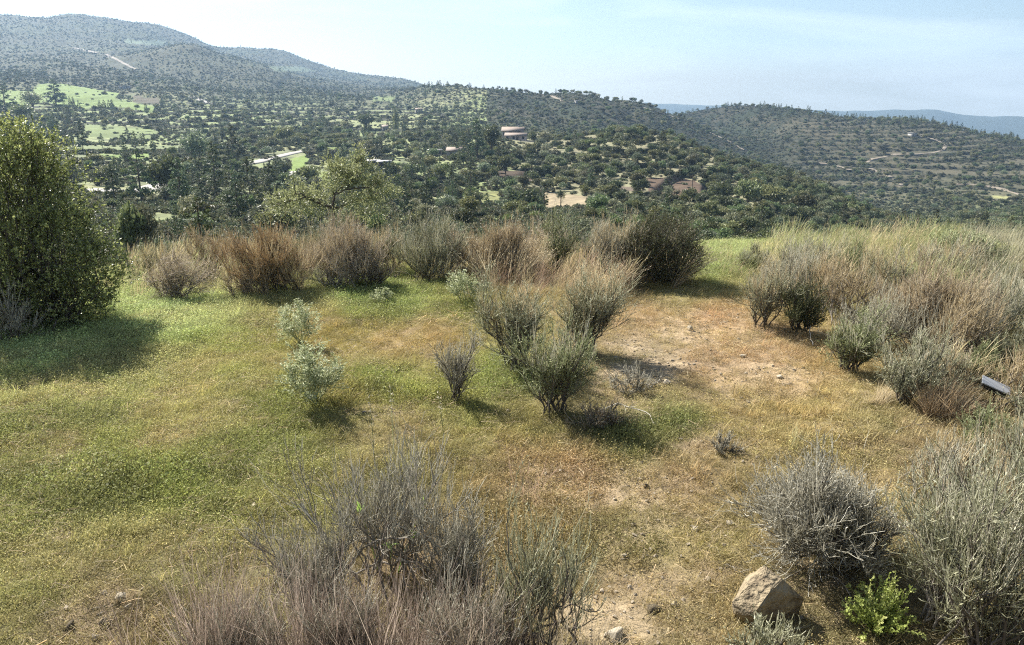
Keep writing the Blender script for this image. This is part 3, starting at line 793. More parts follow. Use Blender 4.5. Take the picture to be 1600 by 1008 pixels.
# ---- the rest of the wood
def fill_wood():
    rr = np.random.default_rng(5)
    Xs, Ys = [], []
    for n, d0, d1, pw in ((26000, 95, 560, 2), (60000, 560, 2900, .6)):
        x, y = wedge(n, d0, d1, pw, rr); Xs.append(x); Ys.append(y)
    X = np.concatenate(Xs); Y = np.concatenate(Ys)
    Z, f, w = height(X, Y, True); d = np.hypot(X, Y); px, py = proj(X, Y, Z)
    dn = density(px, py, d, X, Y, f, w)
    ok = (rr.random(len(X)) < dn) & seen(X, Y, Z + 6.0, 3) & (px > -90) & (px < 1690)
    for mx, my, mr in man_xy: ok &= (X - mx) ** 2 + (Y - my) ** 2 > mr * mr
    ok &= ~((np.abs(px - 803) < 34) & (py > 196) & (py < 236) & (d < 520))
    ok &= ~((np.abs(px - 592) < 24) & (py > 250) & (py < 276) & (d < 520))
    # keep the roads and the pale house fronts open
    for (rx, ry, r1, r2) in ((235, 296, 30, 14), (200, 301, 30, 8), (400, 256, 34, 9), (450, 243, 30, 8), (455, 277, 10, 10), (707, 246, 16, 8), (190, 98, 24, 9), (1440, 240, 50, 5), (1380, 248, 30, 5), (315, 156, 16, 6), (195, 138, 12, 5)):
        ok &= ((px - rx) / r1) ** 2 + ((py - ry) / r2) ** 2 > 1
    # no wood stands between the camera bank and the open fields, roads and houses that show
    for (x0, x1, y0, y1, hh) in ((844, 920, 300, 322, 5), (742, 788, 300, 315, 4), (0, 250, 134, 160, 7), (88, 290, 196, 252, 6), (222, 264, 284, 300, 6), (372, 430, 246, 258, 6), (430, 506, 228, 248, 6), (452, 482, 242, 276, 5), (574, 612, 248, 263, 5), (782, 828, 196, 222, 5),
                                 (1008, 1112, 280, 304, 5), (696, 722, 238, 246, 5), (180, 214, 92, 110, 7), (128, 230, 290, 300, 5), (486, 516, 268, 281, 5)):
        hpx = hh / d * FPX
        ok &= ~((px > x0 - 2) & (px < x1 + 2) & (py > y0) & (py - hpx < y1 - 1) & (rr.random(len(X)) < .86))
    i = np.where(ok)[0]; X, Y, Z, d, px, py, dn = (q[i] for q in (X, Y, Z, d, px, py, dn))
    sp = np.maximum(4.4 + 3.4 * rr.random(len(X)), d / 100) * np.where(dn > .8, .72, 1.0) * np.where((px < 760) & (d < 900), 1.32, 1.0)
    kp = thin(X, Y, sp); X, Y, Z, d, px, py, sp = (q[kp] for q in (X, Y, Z, d, px, py, sp))
    n = len(X); u = rr.random(n); pn = fbm(X / 110, Y / 110, 2, 300)
    kinds = np.full(n, 'round', dtype=object)
    left = px < 760
    kinds[(left & (u < .30 + pn)) ] = 'pine'; kinds[left & (u > .72)] = 'olive'; kinds[left & (u > .955)] = 'light'
    kinds[~left & (u > .70)] = 'olive'; kinds[~left & (u < .05 + .3 * (d > 900))] = 'pine'; kinds[~left & (u > .97) & (d < 500)] = 'light'
    hill = (~left) & (d < 560)
    H = np.where(kinds == 'pine', rr.uniform(4.5, 9.0, n), np.where(kinds == 'light', rr.uniform(2.6, 4.5, n), rr.uniform(2.6, 5.6, n)))
    H = H * np.where(hill, .88, 1) * np.where(d < 215, .75, 1) * np.where((d > 1300), .9, 1)
    app = H / d; vis = seen(X, Y, Z + H * .6, 0) & (px > -6) & (px < 1606)
    pyt = 504 - (504 - py) - H / d * FPX
    vis &= (pyt < np.interp(px, [0, 190, 210, 1090, 1130, 1600], [178, 330, 340, 342, 360, 372]))
    chosen = np.zeros(n, bool)
    for kd, cap in (('round', 230), ('pine', 190), ('olive', 150), ('light', 40)):
        c = np.where((kinds == kd) & vis)[0]; c = c[np.argsort(-app[c])][:cap]; chosen[c] = True
    for j in np.where(chosen)[0]:
        zz = zone(px[j], py[j], d[j]); kd = kinds[j]
        plant_tree(kd, (X[j], Y[j], Z[j] - .1), H[j], rr.uniform(.85, 1.25), ADJ[kd] + ' ' + zz, ADJ[kd] + 's ' + zz, rr)
    j = np.where(~chosen)[0]
    srcs, base, off = [], {}, {}
    for kd in ('round', 'olive', 'light', 'pine'):
        off[kd] = len(srcs); srcs += [c for c, t in TREES[kd]]
    idx = np.array([off[kinds[q]] + int(rr.integers(len(TREES[kinds[q]]))) for q in j])
    s = np.array([H[q] / BASEH[kinds[q]] for q in j]); wf = rr.uniform(.9, 1.35, len(j))
    scatter('woodland', 'far woodland of small dark trees covering the valley and the hills', 'woodland', np.stack([X[j], Y[j], Z[j] - .15], -1),
            np.stack([0 * s, 0 * s, rr.uniform(0, 6.28, len(j))], -1), np.stack([s * wf, s * wf, s], -1), idx, np.ones((len(j), 4)), srcs)
    print('wood', n, chosen.sum())
fill_wood()

# ---- low scrub on all the slopes
m_scrub = leafmat('scrub_leaves', [(.054, .064, .028), (.104, .114, .056), (.180, .180, .104)], .25, .65, .5, .05)
def bush_mesh(name, rr, n=150):
    mb = MB()
    cl = [(np.array([rr.normal(0, .34), rr.normal(0, .34), .2 + .5 * rr.random()]), rr.uniform(.35, .6)) for _ in range(6)]
    crown_leaves(mb, cl, n, .34, .2, rr, .75)
    return mb.mesh(name, m_scrub)
def fill_scrub():
    rr = np.random.default_rng(6)
    Xs, Ys = [], []
    for n, d0, d1, pw in ((9000, 24, 110, 1.4), (46000, 110, 480, 1.6), (130000, 480, 2900, 0.35)):
        x, y = wedge(n, d0, d1, pw, rr); Xs.append(x); Ys.append(y)
    X = np.concatenate(Xs); Y = np.concatenate(Ys); Z, f, w = height(X, Y, True); d = np.hypot(X, Y); px, py = proj(X, Y, Z)
    dn = .74 + fbm(X / 35, Y / 35, 3, 401) * 1.3 + w * np.where(f > .7, .6, -.55)
    for poly, (d0, d1), fc, al in FIELDS:
        dn = np.where(inpoly(px, py, poly) & (d > d0) & (d < d1), al * .3, dn)
    dn = dn * (1 - .45 * sstep(1200, 1700, d))
    ok = (rr.random(len(X)) < dn) & seen(X, Y, Z + 2, 1.5) & (px > -60) & (px < 1660)
    for (rx, ry, r1, r2) in ((235, 296, 30, 12), (400, 256, 34, 8), (450, 243, 30, 7), (455, 277, 10, 10), (190, 98, 24, 9), (1440, 240, 50, 4), (1380, 248, 30, 4)):
        ok &= ((px - rx) / r1) ** 2 + ((py - ry) / r2) ** 2 > 1
    X, Y, Z, d = (q[ok] for q in (X, Y, Z, d)); n = len(X)
    s = rr.uniform(.5, 1.3, n) * np.interp(d, [24, 100, 300, 900, 2600], [.7, .9, 1.0, 1.25, 2.0])
    scatter('hill_scrub', 'low dark scrub covering the slopes between the trees', 'scrub', np.stack([X, Y, Z - .1], -1), np.stack([0 * s, 0 * s, rr.uniform(0, 6.28, n)], -1),
            np.stack([s * 1.1, s * 1.1, s * np.interp(d, [24, 300, 900], [1.0, 1.0, 1.0])], -1), rr.integers(0, 6, n), np.ones((n, 4)), [bush_mesh('scrub_bush', np.random.default_rng(60 + i)) for i in range(6)])
    print('scrub', n)
fill_scrub()

# ---- the open crowned tree just below the edge of the plateau
def open_tree():
    d0 = 46.0
    r = ray(518, 340); P = r * d0; base = np.array([P[0], P[1], float(height(P[0:1], P[1:2])[0])])
    pt = lambda x, y, dy=0.0: np.array([ray(x, y)[0] * d0, ray(x, y)[1] * d0 + dy, EYE + ray(x, y)[2] * d0])
    t = thing('open_crowned_tree', 'pale green tree with open crown and dark forking branches behind the orange brush', 'tree', tuple(base))
    rr = np.random.default_rng(77)
    j = pt(521, 326) - base
    def limb(pts, r0, mb):
        p = np.array(pts); s = np.linspace(0, len(p) - 1, 12)
        q = np.stack([np.interp(s, np.arange(len(p)), p[:, c]) for c in range(3)], -1) + rr.normal(0, .03, (12, 3))
        tubes(mb, q[None], [r0], .4, sides=6); return q
    tr = MB(); limb([np.array([.2, 0, -.8]), np.array([.1, 0, j[2] * .5]), j], .13, tr); tr.build('trunk', m_bark, t, True)
    L_ = lambda x, y, dy=0: pt(x, y, dy) - base
    arms = [[j, L_(522, 305, .1), L_(538, 286, .3), L_(541, 270, .2)], [j, L_(505, 318, -.5), L_(486, 305, -.9), L_(470, 296, -1.2)], [j, L_(540, 320, .5), L_(566, 314, .9), L_(588, 306, 1)],
            [L_(524, 303), L_(545, 294, -.6), L_(556, 280, -.9), L_(570, 268, -1)], [L_(538, 286, .3), L_(530, 272, .5), L_(520, 262, .8)], [L_(541, 270), L_(552, 256, .3), L_(562, 252, .4)],
            [L_(545, 294, -.6), L_(574, 292, -.2), L_(590, 284, .3)], [j, L_(500, 320, .9), L_(470, 312, 1.4), L_(446, 310, 1.5)], [L_(486, 305, -.9), L_(462, 310, -1.3), L_(440, 316, -1.4)]]
    qs = []
    for i, a in enumerate(arms):
        b = MB(); qs.append(limb(a, .075 if i < 3 else .05, b)); o = b.build('branch', m_bark, t, True)
    Q = np.stack(qs); tw, T, idx, tt = along(Q, 34, .25, 1.0)
    D = side(T, rr.uniform(.5, 1.3, len(T)), .25); LT = rr.uniform(.5, 1.2, len(T))
    P1 = poly_grow(tw, D, LT, 4, .2, np.array([0, 0, 1.0]), .1)
    mb = MB(); tubes(mb, P1, np.full(len(T), .014), .4); mb.build('twigs', m_bark, t)
    C, T2, i2, t2 = along(P1, 20, .25, 1.05)
    lob = np.array([L_(540, 262), L_(566, 270), L_(520, 268), L_(590, 292), L_(572, 322, .6), L_(470, 306, -.4), L_(440, 318, .3), L_(500, 300, .8), L_(555, 310, -.5), L_(580, 340, .5), L_(480, 322, 1), L_(610, 300, .4), L_(590, 318, -.6), L_(455, 328, .2), L_(500, 334, .6), L_(530, 282, -.8), L_(540, 334, -.5)])
    lr = np.array([.75, .8, .65, .7, .8, .8, .8, .7, .55, .75, .8, .5, .65, .8, .7, .6, .7])
    v = nrm(rr.normal(0, 1, (len(lob) * 330, 3))); k_ = np.repeat(np.arange(len(lob)), 330)
    C2 = lob[k_] + v * (lr[k_] * rr.random(len(k_)) ** .4)[:, None] * [1.35, 1.2, .8]
    lv = MB(); C = np.concatenate([C + rr.normal(0, .06, C.shape), C2]); A = np.concatenate([side(T2, .9, .1), nrm(v + rr.normal(0, .6, v.shape))])
    leaves(lv, C, A, rr.uniform(.10, .20, len(C)), .065, rnd=np.clip(rr.normal(.5, .25, len(C)), 0, 1)); lv.build('crown', leafmat('olive_green_leaves', [(.15, .17, .07), (.27, .29, .13), (.40, .41, .22)], .4, .5), t)
open_tree()

# ---- the small palm like tree by the tan field
def tuft_tree(px, py, hp, lab):
    P, d = ground_hit([px], [py], 120); sl = float(d[0]); H = hp / FPX * sl
    t = thing('palm_tree', lab, 'palm tree', tuple(P[0])); rr = np.random.default_rng(3)
    mb = MB(); tubes(mb, np.array([[[0, 0, -.4], [.05, 0, H * .4], [0, 0, H * .72]]]), [.16], .75, sides=7); mb.build('trunk', m_bark, t, True)
    n = 46; a = rr.uniform(0, 6.28, n); el = rr.uniform(-.5, 1.3, n)
    D = np.stack([np.cos(a) * np.cos(el), np.sin(a) * np.cos(el), np.sin(el)], -1)
    F = poly_grow(np.tile([[0, 0, H * .72]], (n, 1)), D, rr.uniform(1.3, 2.0, n) * H / 5.6, 6, .03, np.array([0, 0, -1.0]), 1.4)
    cm = MB(); C, T, i, tt = along(F, 40, .1, 1); leaves(cm, C, side(T, .8), .42, .06); ribbons(cm, F, np.full(n, .06)); cm.build('crown', m_pine, t)
tuft_tree(876, 324, 30, 'small palm like tree with a bare trunk in front of the tan field')

# ------------------------------------------------------------------ buildings
def boxv(x0, x1, y0, y1, z0, z1):
    v = [(x0, y0, z0), (x1, y0, z0), (x1, y1, z0), (x0, y1, z0), (x0, y0, z1), (x1, y0, z1), (x1, y1, z1), (x0, y1, z1)]
    return v, [(0, 3, 2, 1), (4, 5, 6, 7), (0, 1, 5, 4), (1, 2, 6, 5), (2, 3, 7, 6), (3, 0, 4, 7)]
def box(mb, *a): mb.add(*boxv(*a)); return mb
def gable(mb, x0, x1, y0, y1, z0, zr, ov=.4, th=.22):
    """pitched roof, ridge along x, with eaves and thickness"""
    ym = (y0 + y1) / 2; sl = (zr - z0) / (ym - y0)
    for s, ye in ((-1, y0), (1, y1)):
        ze = z0 - ov * sl
        yo = ye + s * ov
        v = [(x0 - ov, yo, ze), (x1 + ov, yo, ze), (x1 + ov, ym, zr), (x0 - ov, ym, zr)]
        v += [(a, b, c + th) for a, b, c in v]
        mb.add(v, [(0, 3, 2, 1), (4, 5, 6, 7), (0, 1, 5, 4), (1, 2, 6, 5), (2, 3, 7, 6), (3, 0, 4, 7)])
    return mb
m_white = plain('whitewash', (.26, .245, .225), (.36, .34, .31), 1.2, .8, .1)
m_pinkw = plain('pinkish_plaster', (.42, .34, .30), (.50, .42, .37), 1.0, .85, .1)
m_tile = plain('pale_roof_tiles', (.17, .13, .10), (.25, .20, .165), 3, .8, .4)
m_glass = plain('dark_glass', (.02, .025, .03), (.03, .035, .04), 1, .15, 0)
m_dark = plain('brown_door', (.07, .045, .03), (.10, .07, .05), 3, .6, .1)
m_flat = plain('pale_flat_roof', (.28, .27, .25), (.38, .37, .35), .8, .7, .1)
m_stone = plain('pale_stone_wall', (.30, .26, .21), (.44, .39, .32), 2.5, .9, .6)

def window(parent, x, y, z, w, h):
    f = box(MB(), x - w / 2 - .08, x + w / 2 + .08, y - .05, y + .12, z - .08, z + h + .08).build('window', m_white, parent)
    box(MB(), x - w / 2, x + w / 2, y - .065, y + .02, z, z + h).build('pane', m_glass, f)
def door(parent, x, y, z, w, h): box(MB(), x - w / 2, x + w / 2, y - .06, y + .1, z, z + h).build('door', m_dark, parent)

def gable_walls(mb, x0, x1, y0, y1, z0, z1, zr):
    ym = (y0 + y1) / 2
    v = []
    for x in (x0, x1): v += [(x, y0, z0), (x, y1, z0), (x, y1, z1), (x, ym, zr), (x, y0, z1)]
    mb.add(v, [(0, 5, 9, 4), (1, 2, 7, 6)]); mb.add(v, [(0, 4, 3), (0, 3, 2), (0, 2, 1), (5, 8, 9), (5, 7, 8), (5, 6, 7)])

P, d = ground_hit([803], [218], 300)
vil = thing('villa', 'pale villa with pitched roofs and a pinkish front wing on the near hill', 'house', (P[0, 0], P[0, 1], P[0, 2] - .4), rz=-.12)
w_ = MB(); gable_walls(w_, -6.5, 4.5, 2.0, 9.0, -2, 4.6, 6.3); w_.build('wall', m_white, vil)
gable(MB(), -6.5, 4.5, 2.0, 9.0, 4.62, 6.34, .5).build('roof', m_tile, vil)
w_ = MB(); gable_walls(w_, -4.2, 6.6, -3.6, 1.96, -2, 2.5, 3.6); w_.build('front_wing', m_pinkw, vil)
gable(MB(), -4.2, 6.6, -3.6, 1.96, 2.52, 3.64, .45).build('front_wing_roof', m_tile, vil)
for x in (-3.0, .2, 5.2): window(vil, x, -3.6, .9, 1.1, 1.2)
door(vil, 2.2, -3.6, 0, 1.2, 2.1); window(vil, -5.4, 2.0, 2.2, 1.0, 1.5); window(vil, -2, 2.0, 3.75, 1.0, .7); window(vil, 2, 2.0, 3.75, 1.0, .7)
box(MB(), -8.5, 10.5, -6.6, -6.1, -2.6, .35).build('terrace_wall', m_stone, vil)
box(MB(), 1.4, 2.0, 5.9, 6.5, 5.8, 7.3).build('chimney', m_white, vil)

def small_house(name, px, py, wpx, hm, dm, label, roof='flat', dmin=100, mat=None, rz=0., openf=False):
    P, d = ground_hit([px], [py], dmin); W = wpx / FPX * float(d[0]); mat = mat or m_white
    t = thing(name, label, 'building', (P[0, 0], P[0, 1], P[0, 2] - .3), rz=rz); x0, x1 = -W / 2, W / 2
    if roof == 'flat':
        w = MB()
        if openf:      # open fronted shed: three walls
            box(w, x0, x0 + .3, 0, dm, -1.5, hm); box(w, x1 - .3, x1, 0, dm, -1.5, hm); box(w, x0 + .3, x1 - .3, dm - .3, dm, -1.5, hm)
        else: box(w, x0, x1, 0, dm, -1.5, hm)
        w.build('wall', mat, t); box(MB(), x0 - .45, x1 + .45, -.6, dm + .3, hm + .005, hm + .3).build('roof', m_flat, t)
    else:
        w = MB(); gable_walls(w, x0, x1, 0, dm, -1.5, hm, hm + dm * .2); w.build('wall', mat, t); gable(MB(), x0, x1, 0, dm, hm + .02, hm + dm * .2 + .04, .4).build('roof', m_tile, t)
    if not openf:
        door(t, x0 + W * .3, 0, .3, min(1.0, W * .2), 2.0)
        for u in ((.6, .85) if W > 5 else (.72,)): window(t, x0 + W * u, 0, 1.1, min(1.0, W * .16), 1.0)
    return t
small_house('shed', 583, 262, 17, 2.7, 6, 'open shed with a pale roof, left of the pair in the valley', 'flat', 150, m_stone, .1, True)
small_house('shed', 600, 263, 19, 2.5, 6, 'open shed with a bright white roof, right of the pair in the valley', 'flat', 150, m_white, .1, True)
small_house('cottage', 709, 246, 22, 3.0, 6, 'low pale cottage among trees left below the villa', 'gable', 200, m_white, -.1)
small_house('cottage', 680, 243, 20, 2.4, 5, 'long low stone cottage left of the pale cottage', 'flat', 200, m_stone, .1)
small_house('farm_building', 193, 139, 13, 3.6, 7, 'long white farm building above the bright green field', 'flat', 500, m_white, 0)
small_house('cottage', 655, 176, 10, 3.2, 6, 'tiny pale cottage in front of the middle ridge', 'gable', 500, m_white, .2)
small_house('cottage', 602, 205, 8, 3, 6, 'tiny white cottage half hidden in the valley wood', 'gable', 300, m_white, .2)
small_house('cottage', 1429, 214, 7, 3.6, 7, 'tiny white hut high on the far right hillside', 'flat', 500, m_white, .2)
small_house('cottage', 903, 163, 6, 3.6, 6, 'tiny white hut below the crest of the middle ridge', 'flat', 500, m_white, .2)

P, d = ground_hit([1081], [300], 150); H = 26 / FPX * float(d[0])
t = thing('utility_pole', 'thin wooden pole standing on the red earth bank', 'pole', tuple(P[0]))
m_pole = plain('pole_wood', (.10, .08, .06), (.16, .13, .10), 3, .9, .2)
mb = MB(); tubes(mb, np.array([[[0, 0, -.5], [0, 0, H * .5], [0, 0, H]]]), [.14], .7, sides=8); mb.build('post', m_pole, t)
box(MB(), -.9, .9, -.06, .06, H - .55, H - .4).build('crossarm', m_pole, t)

# ------------------------------------------------------------------ the plateau
def spot(px, py):
    P, d = ground_hit([px], [py], 2.3); P = P[0]
    sl = float(np.linalg.norm(P - [0, 0, EYE]))
    return P, sl / FPX, float(d[0])

m_grass = leafmat('grass_blades', [(.5, .48, .42), (.95, .95, .9), (1.28, 1.22, 1.08)], .35, .65, .12, .012, inst=True)

def tuft_mesh(name, rr, n, rad, lmin, lmax, w, tilt, bend, K=3, mat=None, head=False):
    mb = MB(); a = rr.uniform(0, 6.28, n); r = rad * np.sqrt(rr.random(n))
    P = np.stack([np.cos(a) * r, np.sin(a) * r, np.full(n, -.015)], -1)
    b = rr.uniform(0, 6.28, n); tl = np.abs(rr.normal(0, tilt, n))
    D = np.stack([np.cos(b) * np.sin(tl), np.sin(b) * np.sin(tl), np.cos(tl)], -1)
    L_ = rr.uniform(lmin, lmax, n)
    q = poly_grow(P, D, L_, K, .10, np.array([np.cos(.3), np.sin(.3), -.8]), bend)
    rn = np.clip(rr.normal(.5, .25, n), 0, 1)
    ribbons(mb, q, w * rr.uniform(.6, 1.4, n), rn, prof=None if not head else np.array([.55] * (K - 2) + [1.5, .3]))
    return mb.mesh(name, mat or m_grass)

def region_grass():
    rr = np.random.default_rng(21)
    # short turf: blades and small leaves
    src = [tuft_mesh('turf', np.random.default_rng(900 + i), 46, .085, .02, .055, .0052, .75, .4) for i in range(5)]
    src += [tuft_mesh('turf', np.random.default_rng(950 + i), 34, .06, .03, .09, .0045, .5, .6) for i in range(3)]
    for i in range(5):                                                        # small leafy plants of the turf
        r2 = np.random.default_rng(930 + i); mb = MB(); n = 60; C = np.stack([r2.normal(0, .05, n), r2.normal(0, .05, n), np.abs(r2.normal(.02, .018, n))], -1)
        leaves(mb, C, nrm(r2.normal(0, .8, (n, 3)) + [0, 0, .5]), r2.uniform(.008, .019, n), r2.uniform(.004, .008, n), np.clip(r2.normal(.5, .25, n), 0, 1))
        src.append(mb.mesh('turf', m_grass))
    N_ = 120000
    X, Y = wedge(N_, 2.6, 17.5, 1.75, rr, 37.5)
    Z = height(X, Y); px, py = proj(X, Y, Z)
    b = bare_mask(X, Y, px, py)
    patch = fbm(X * 1.1, Y * 1.1, 4, 500); p2 = fbm(X * 3.3, Y * 3.3, 3, 501); p3 = fbm(X * .35, Y * .35, 2, 502)
    ok = rr.random(N_) > np.clip(b * .98 + sstep(.10, .3, p2) * .5, 0, .97)
    X, Y, Z, px, py, patch, p2, p3 = (q[ok] for q in (X, Y, Z, px, py, patch, p2, p3)); n = len(X)
    c = plateau_colour(px, py)
    green = lin(128, 138, 58); dry = lin(174, 154, 106); rust = lin(146, 110, 76); brown = lin(92, 82, 54)
    lush = (c[:, 1] - c[:, 0]) / c[:, 1]                                     # > 0 where the turf is green
    mixc = lambda a, q, t: a * (1 - t[:, None]) + q * t[:, None]
    c = mixc(c, green, sstep(.02, .22, patch) * np.clip(.4 + lush * 4, 0.06, .55))
    c = mixc(c, dry, sstep(.0, .2, -patch) * .52)
    c = mixc(c, rust, sstep(.05, .22, p2 + p3 * .5) * np.clip(.26 - lush * 1.2, .10, .32))
    c = mixc(c, brown, sstep(.06, .22, -p2 + patch * .4) * .42)
    c = c * np.exp(rr.normal(0, .22, n))[:, None] * np.array([1.19, 1.26, 1.16])
    s = rr.uniform(.6, 1.4, n) * (1 + .55 * np.clip(lush * 4, -.5, 1)) * (1 + .5 * sstep(.1, .3, patch))
    col = np.ones((n, 4)); col[:, :3] = c
    u_ = rr.random(n); idx = np.where(u_ < .36, rr.integers(0, 5, n), np.where(u_ < .46, rr.integers(5, 8, n), rr.integers(8, 13, n)))
    scatter('short_grass', 'short patchy green and ochre turf covering the plateau', 'grass', np.stack([X, Y, Z], -1), np.stack([rr.normal(0, .1, n), rr.normal(0, .1, n), rr.uniform(-1.2, 1.2, n)], -1),
            np.stack([s, s, s], -1), idx, col, src)
    # longer grass: lush edges, pale green drift by the big bush, round the shrubs
    src2 = [tuft_mesh('long_tuft', np.random.default_rng(980 + i), 38, .09, .06, .17, .005, .42, .7, 4) for i in range(5)]
    N2 = 26000
    X, Y = wedge(N2, 2.6, 17.0, 1.7, rr, 37.5); Z = height(X, Y); px, py = proj(X, Y, Z)
    reg = [(270, 480, 170, 45, .55), (60, 560, 120, 60, .5), (120, 500, 90, 40, .4), (640, 455, 130, 16, .8), (770, 590, 70, 22, .9), (600, 605, 70, 16, .7), (1000, 690, 100, 20, .8), (1060, 655, 50, 30, .5), (850, 460, 120, 16, .6), (1130, 420, 60, 40, .8),
           (1300, 600, 60, 30, .35), (380, 470, 160, 20, .7), (490, 620, 60, 20, .5), (1250, 640, 160, 40, .4), (1380, 660, 130, 40, .5), (1100, 730, 120, 14, .35), (900, 690, 60, 25, .5), (1250, 540, 30, 20, .5), (460, 690, 110, 26, .4), (300, 870, 120, 60, .25),
           (690, 700, 130, 40, .3), (1450, 560, 200, 110, .4), (1180, 900, 70, 60, .2), (270, 930, 30, 14, .8), (470, 540, 30, 10, .6), (160, 860, 60, 26, .18), (420, 760, 50, 22, .2), (1000, 800, 60, 18, .15), (760, 720, 60, 18, .2), (240, 760, 70, 22, .18), (240, 640, 160, 40, .25)]
    pr = np.full(N2, .018)
    for cx, cy, rx, ry, s in reg: pr = np.maximum(pr, s * np.exp(-(((px - cx) / rx) ** 2 + ((py - cy) / ry) ** 2) * 1.1))
    pr = np.maximum(pr, .30 * sstep(.17, .24, fbm(X * 2.4, Y * 2.4, 2, 511)))
    pr = pr * (.55 + 1.6 * np.clip(fbm(X * 1.7, Y * 1.7, 3, 510) + .2, 0, 1)) * (1 - bare_mask(X, Y, px, py) * .9)
    ok = rr.random(N2) < pr; X, Y, Z, px, py = (q[ok] for q in (X, Y, Z, px, py)); n = len(X)
    c = plateau_colour(px, py) * np.exp(rr.normal(0, .2, n))[:, None] * 1.2
    lush = (c[:, 1] - c[:, 0]) / c[:, 1]; s = rr.uniform(.6, 1.15, n)
    col = np.ones((n, 4)); col[:, :3] = c
    scatter('long_grass', 'longer green and straw grass in drifts over the plateau', 'grass', np.stack([X, Y, Z], -1), np.stack([rr.normal(0, .12, n), rr.normal(0, .12, n), rr.uniform(-1., 1., n)], -1),
            np.stack([s, s, s], -1), rr.integers(0, 5, n), col, src2)
    # tall wind-leaning grass on the right bank and in front of the brush
    src3 = [tuft_mesh('tall_tuft', np.random.default_rng(990 + i), 40, .15, .28, .74, .0040, .24, .5, 6, head=True) for i in range(6)]
    N3 = 30000
    X, Y = wedge(N3, 3.2, 22.0, 1.9, rr, 38); Z = height(X, Y); px, py = proj(X, Y, Z)
    bank = [(1090, 404), (1160, 396), (1240, 388), (1420, 384), (1700, 380), (1700, 740), (1560, 700), (1500, 660), (1440, 560), (1380, 520), (1300, 490), (1240, 470), (1160, 440), (1110, 425)]
    m1 = inpoly(px, py, bank) * np.where(py < 440, np.where(px > 1480, .26, .5), .22) * (1 - .93 * np.exp(-(((px - 1440) / 95) ** 4 + ((py - 500) / 46) ** 4))) * (1 - np.exp(-(((px - 1540) / 40) ** 2 + ((py - 640) / 45) ** 2)))
    m2 = inpoly(px, py, [(740, 452), (800, 462), (860, 470), (980, 470), (1000, 450), (960, 425), (760, 425)]) * .40
    m3 = inpoly(px, py, [(720, 445), (850, 440), (980, 430), (980, 398), (720, 398)]) * .07
    m4 = inpoly(px, py, [(1180, 700), (1420, 640), (1620, 700), (1620, 780), (1400, 720), (1230, 720)]) * .05
    m5 = inpoly(px, py, [(800, 745), (960, 735), (980, 790), (820, 800)]) * .04
    m7 = inpoly(px, py, [(205, 470), (330, 462), (560, 452), (760, 448), (760, 400), (205, 400)]) * .13
    m6 = inpoly(px, py, [(740, 452), (1000, 450), (960, 500), (800, 500)]) * .14
    pr = np.maximum.reduce([m1, m2, m3, m4, m5, m6, m7]) * (.6 + 1.4 * np.clip(fbm(X * 1.2, Y * 1.2, 3, 520) + .2, 0, 1))
    ok = rr.random(N3) < pr; X, Y, Z, px, py, m2, m6, m4, m5, m3 = (q[ok] for q in (X, Y, Z, px, py, m2, m6, m4, m5, m3)); n = len(X)
    pn = fbm(X * .5, Y * .5, 3, 530); q = rr.random(n)
    tan = lin(190, 174, 130); palegreen = lin(172, 176, 118); greeny = lin(146, 154, 94); grey = lin(190, 184, 160); rosy = lin(176, 148, 122); grey = lin(158, 154, 124)
    c = np.where((pn + (q - .5) * .3 > .02)[:, None], palegreen, tan)
    c = np.where(((px > 1090) & (px < 1600) & (py < 440) & (q > .45))[:, None], greeny, c)
    c = np.where(((px > 1090) & (px < 1170) & (py < 430) & (q > .3))[:, None], lin(164, 178, 104), c)
    c = np.where(((px > 1500) & (py < 520))[:, None], grey, c)
    c = np.where(((px > 1180) & (px < 1380) & (py > 425) & (py < 480))[:, None], tan, c)
    c = np.where((np.maximum.reduce([m2, m6, m3]) > 0)[:, None], np.where((q > .6)[:, None], rosy, tan), c)
    c = np.where((m5 > 0)[:, None], rosy, c)
    c = c * np.exp(rr.normal(0, .15, n))[:, None] * 1.1
    s = rr.uniform(.35, 1.0, n) * (.75 + .9 * np.clip(fbm(X * .8, Y * .8, 2, 540) + .15, 0, .5)) * np.where(m4 > 0, .6, 1) * np.where(m5 > 0, .6, 1) * np.where(m6 > 0, .8, 1) * np.where((py < 420) & (px > 1090) & (px < 1200), .6, 1)
    col = np.ones((n, 4)); col[:, :3] = c
    scatter('tall_grass', 'tall dry wind-leaning grass on the right bank and along the plateau edge', 'grass', np.stack([X, Y, Z], -1), np.stack([rr.normal(0, .1, n), rr.normal(.10, .12, n), rr.uniform(-.9, .9, n)], -1),
            np.stack([s, s, s], -1), rr.integers(0, 6, n), col, src3)
    print('grass', n)
region_grass()

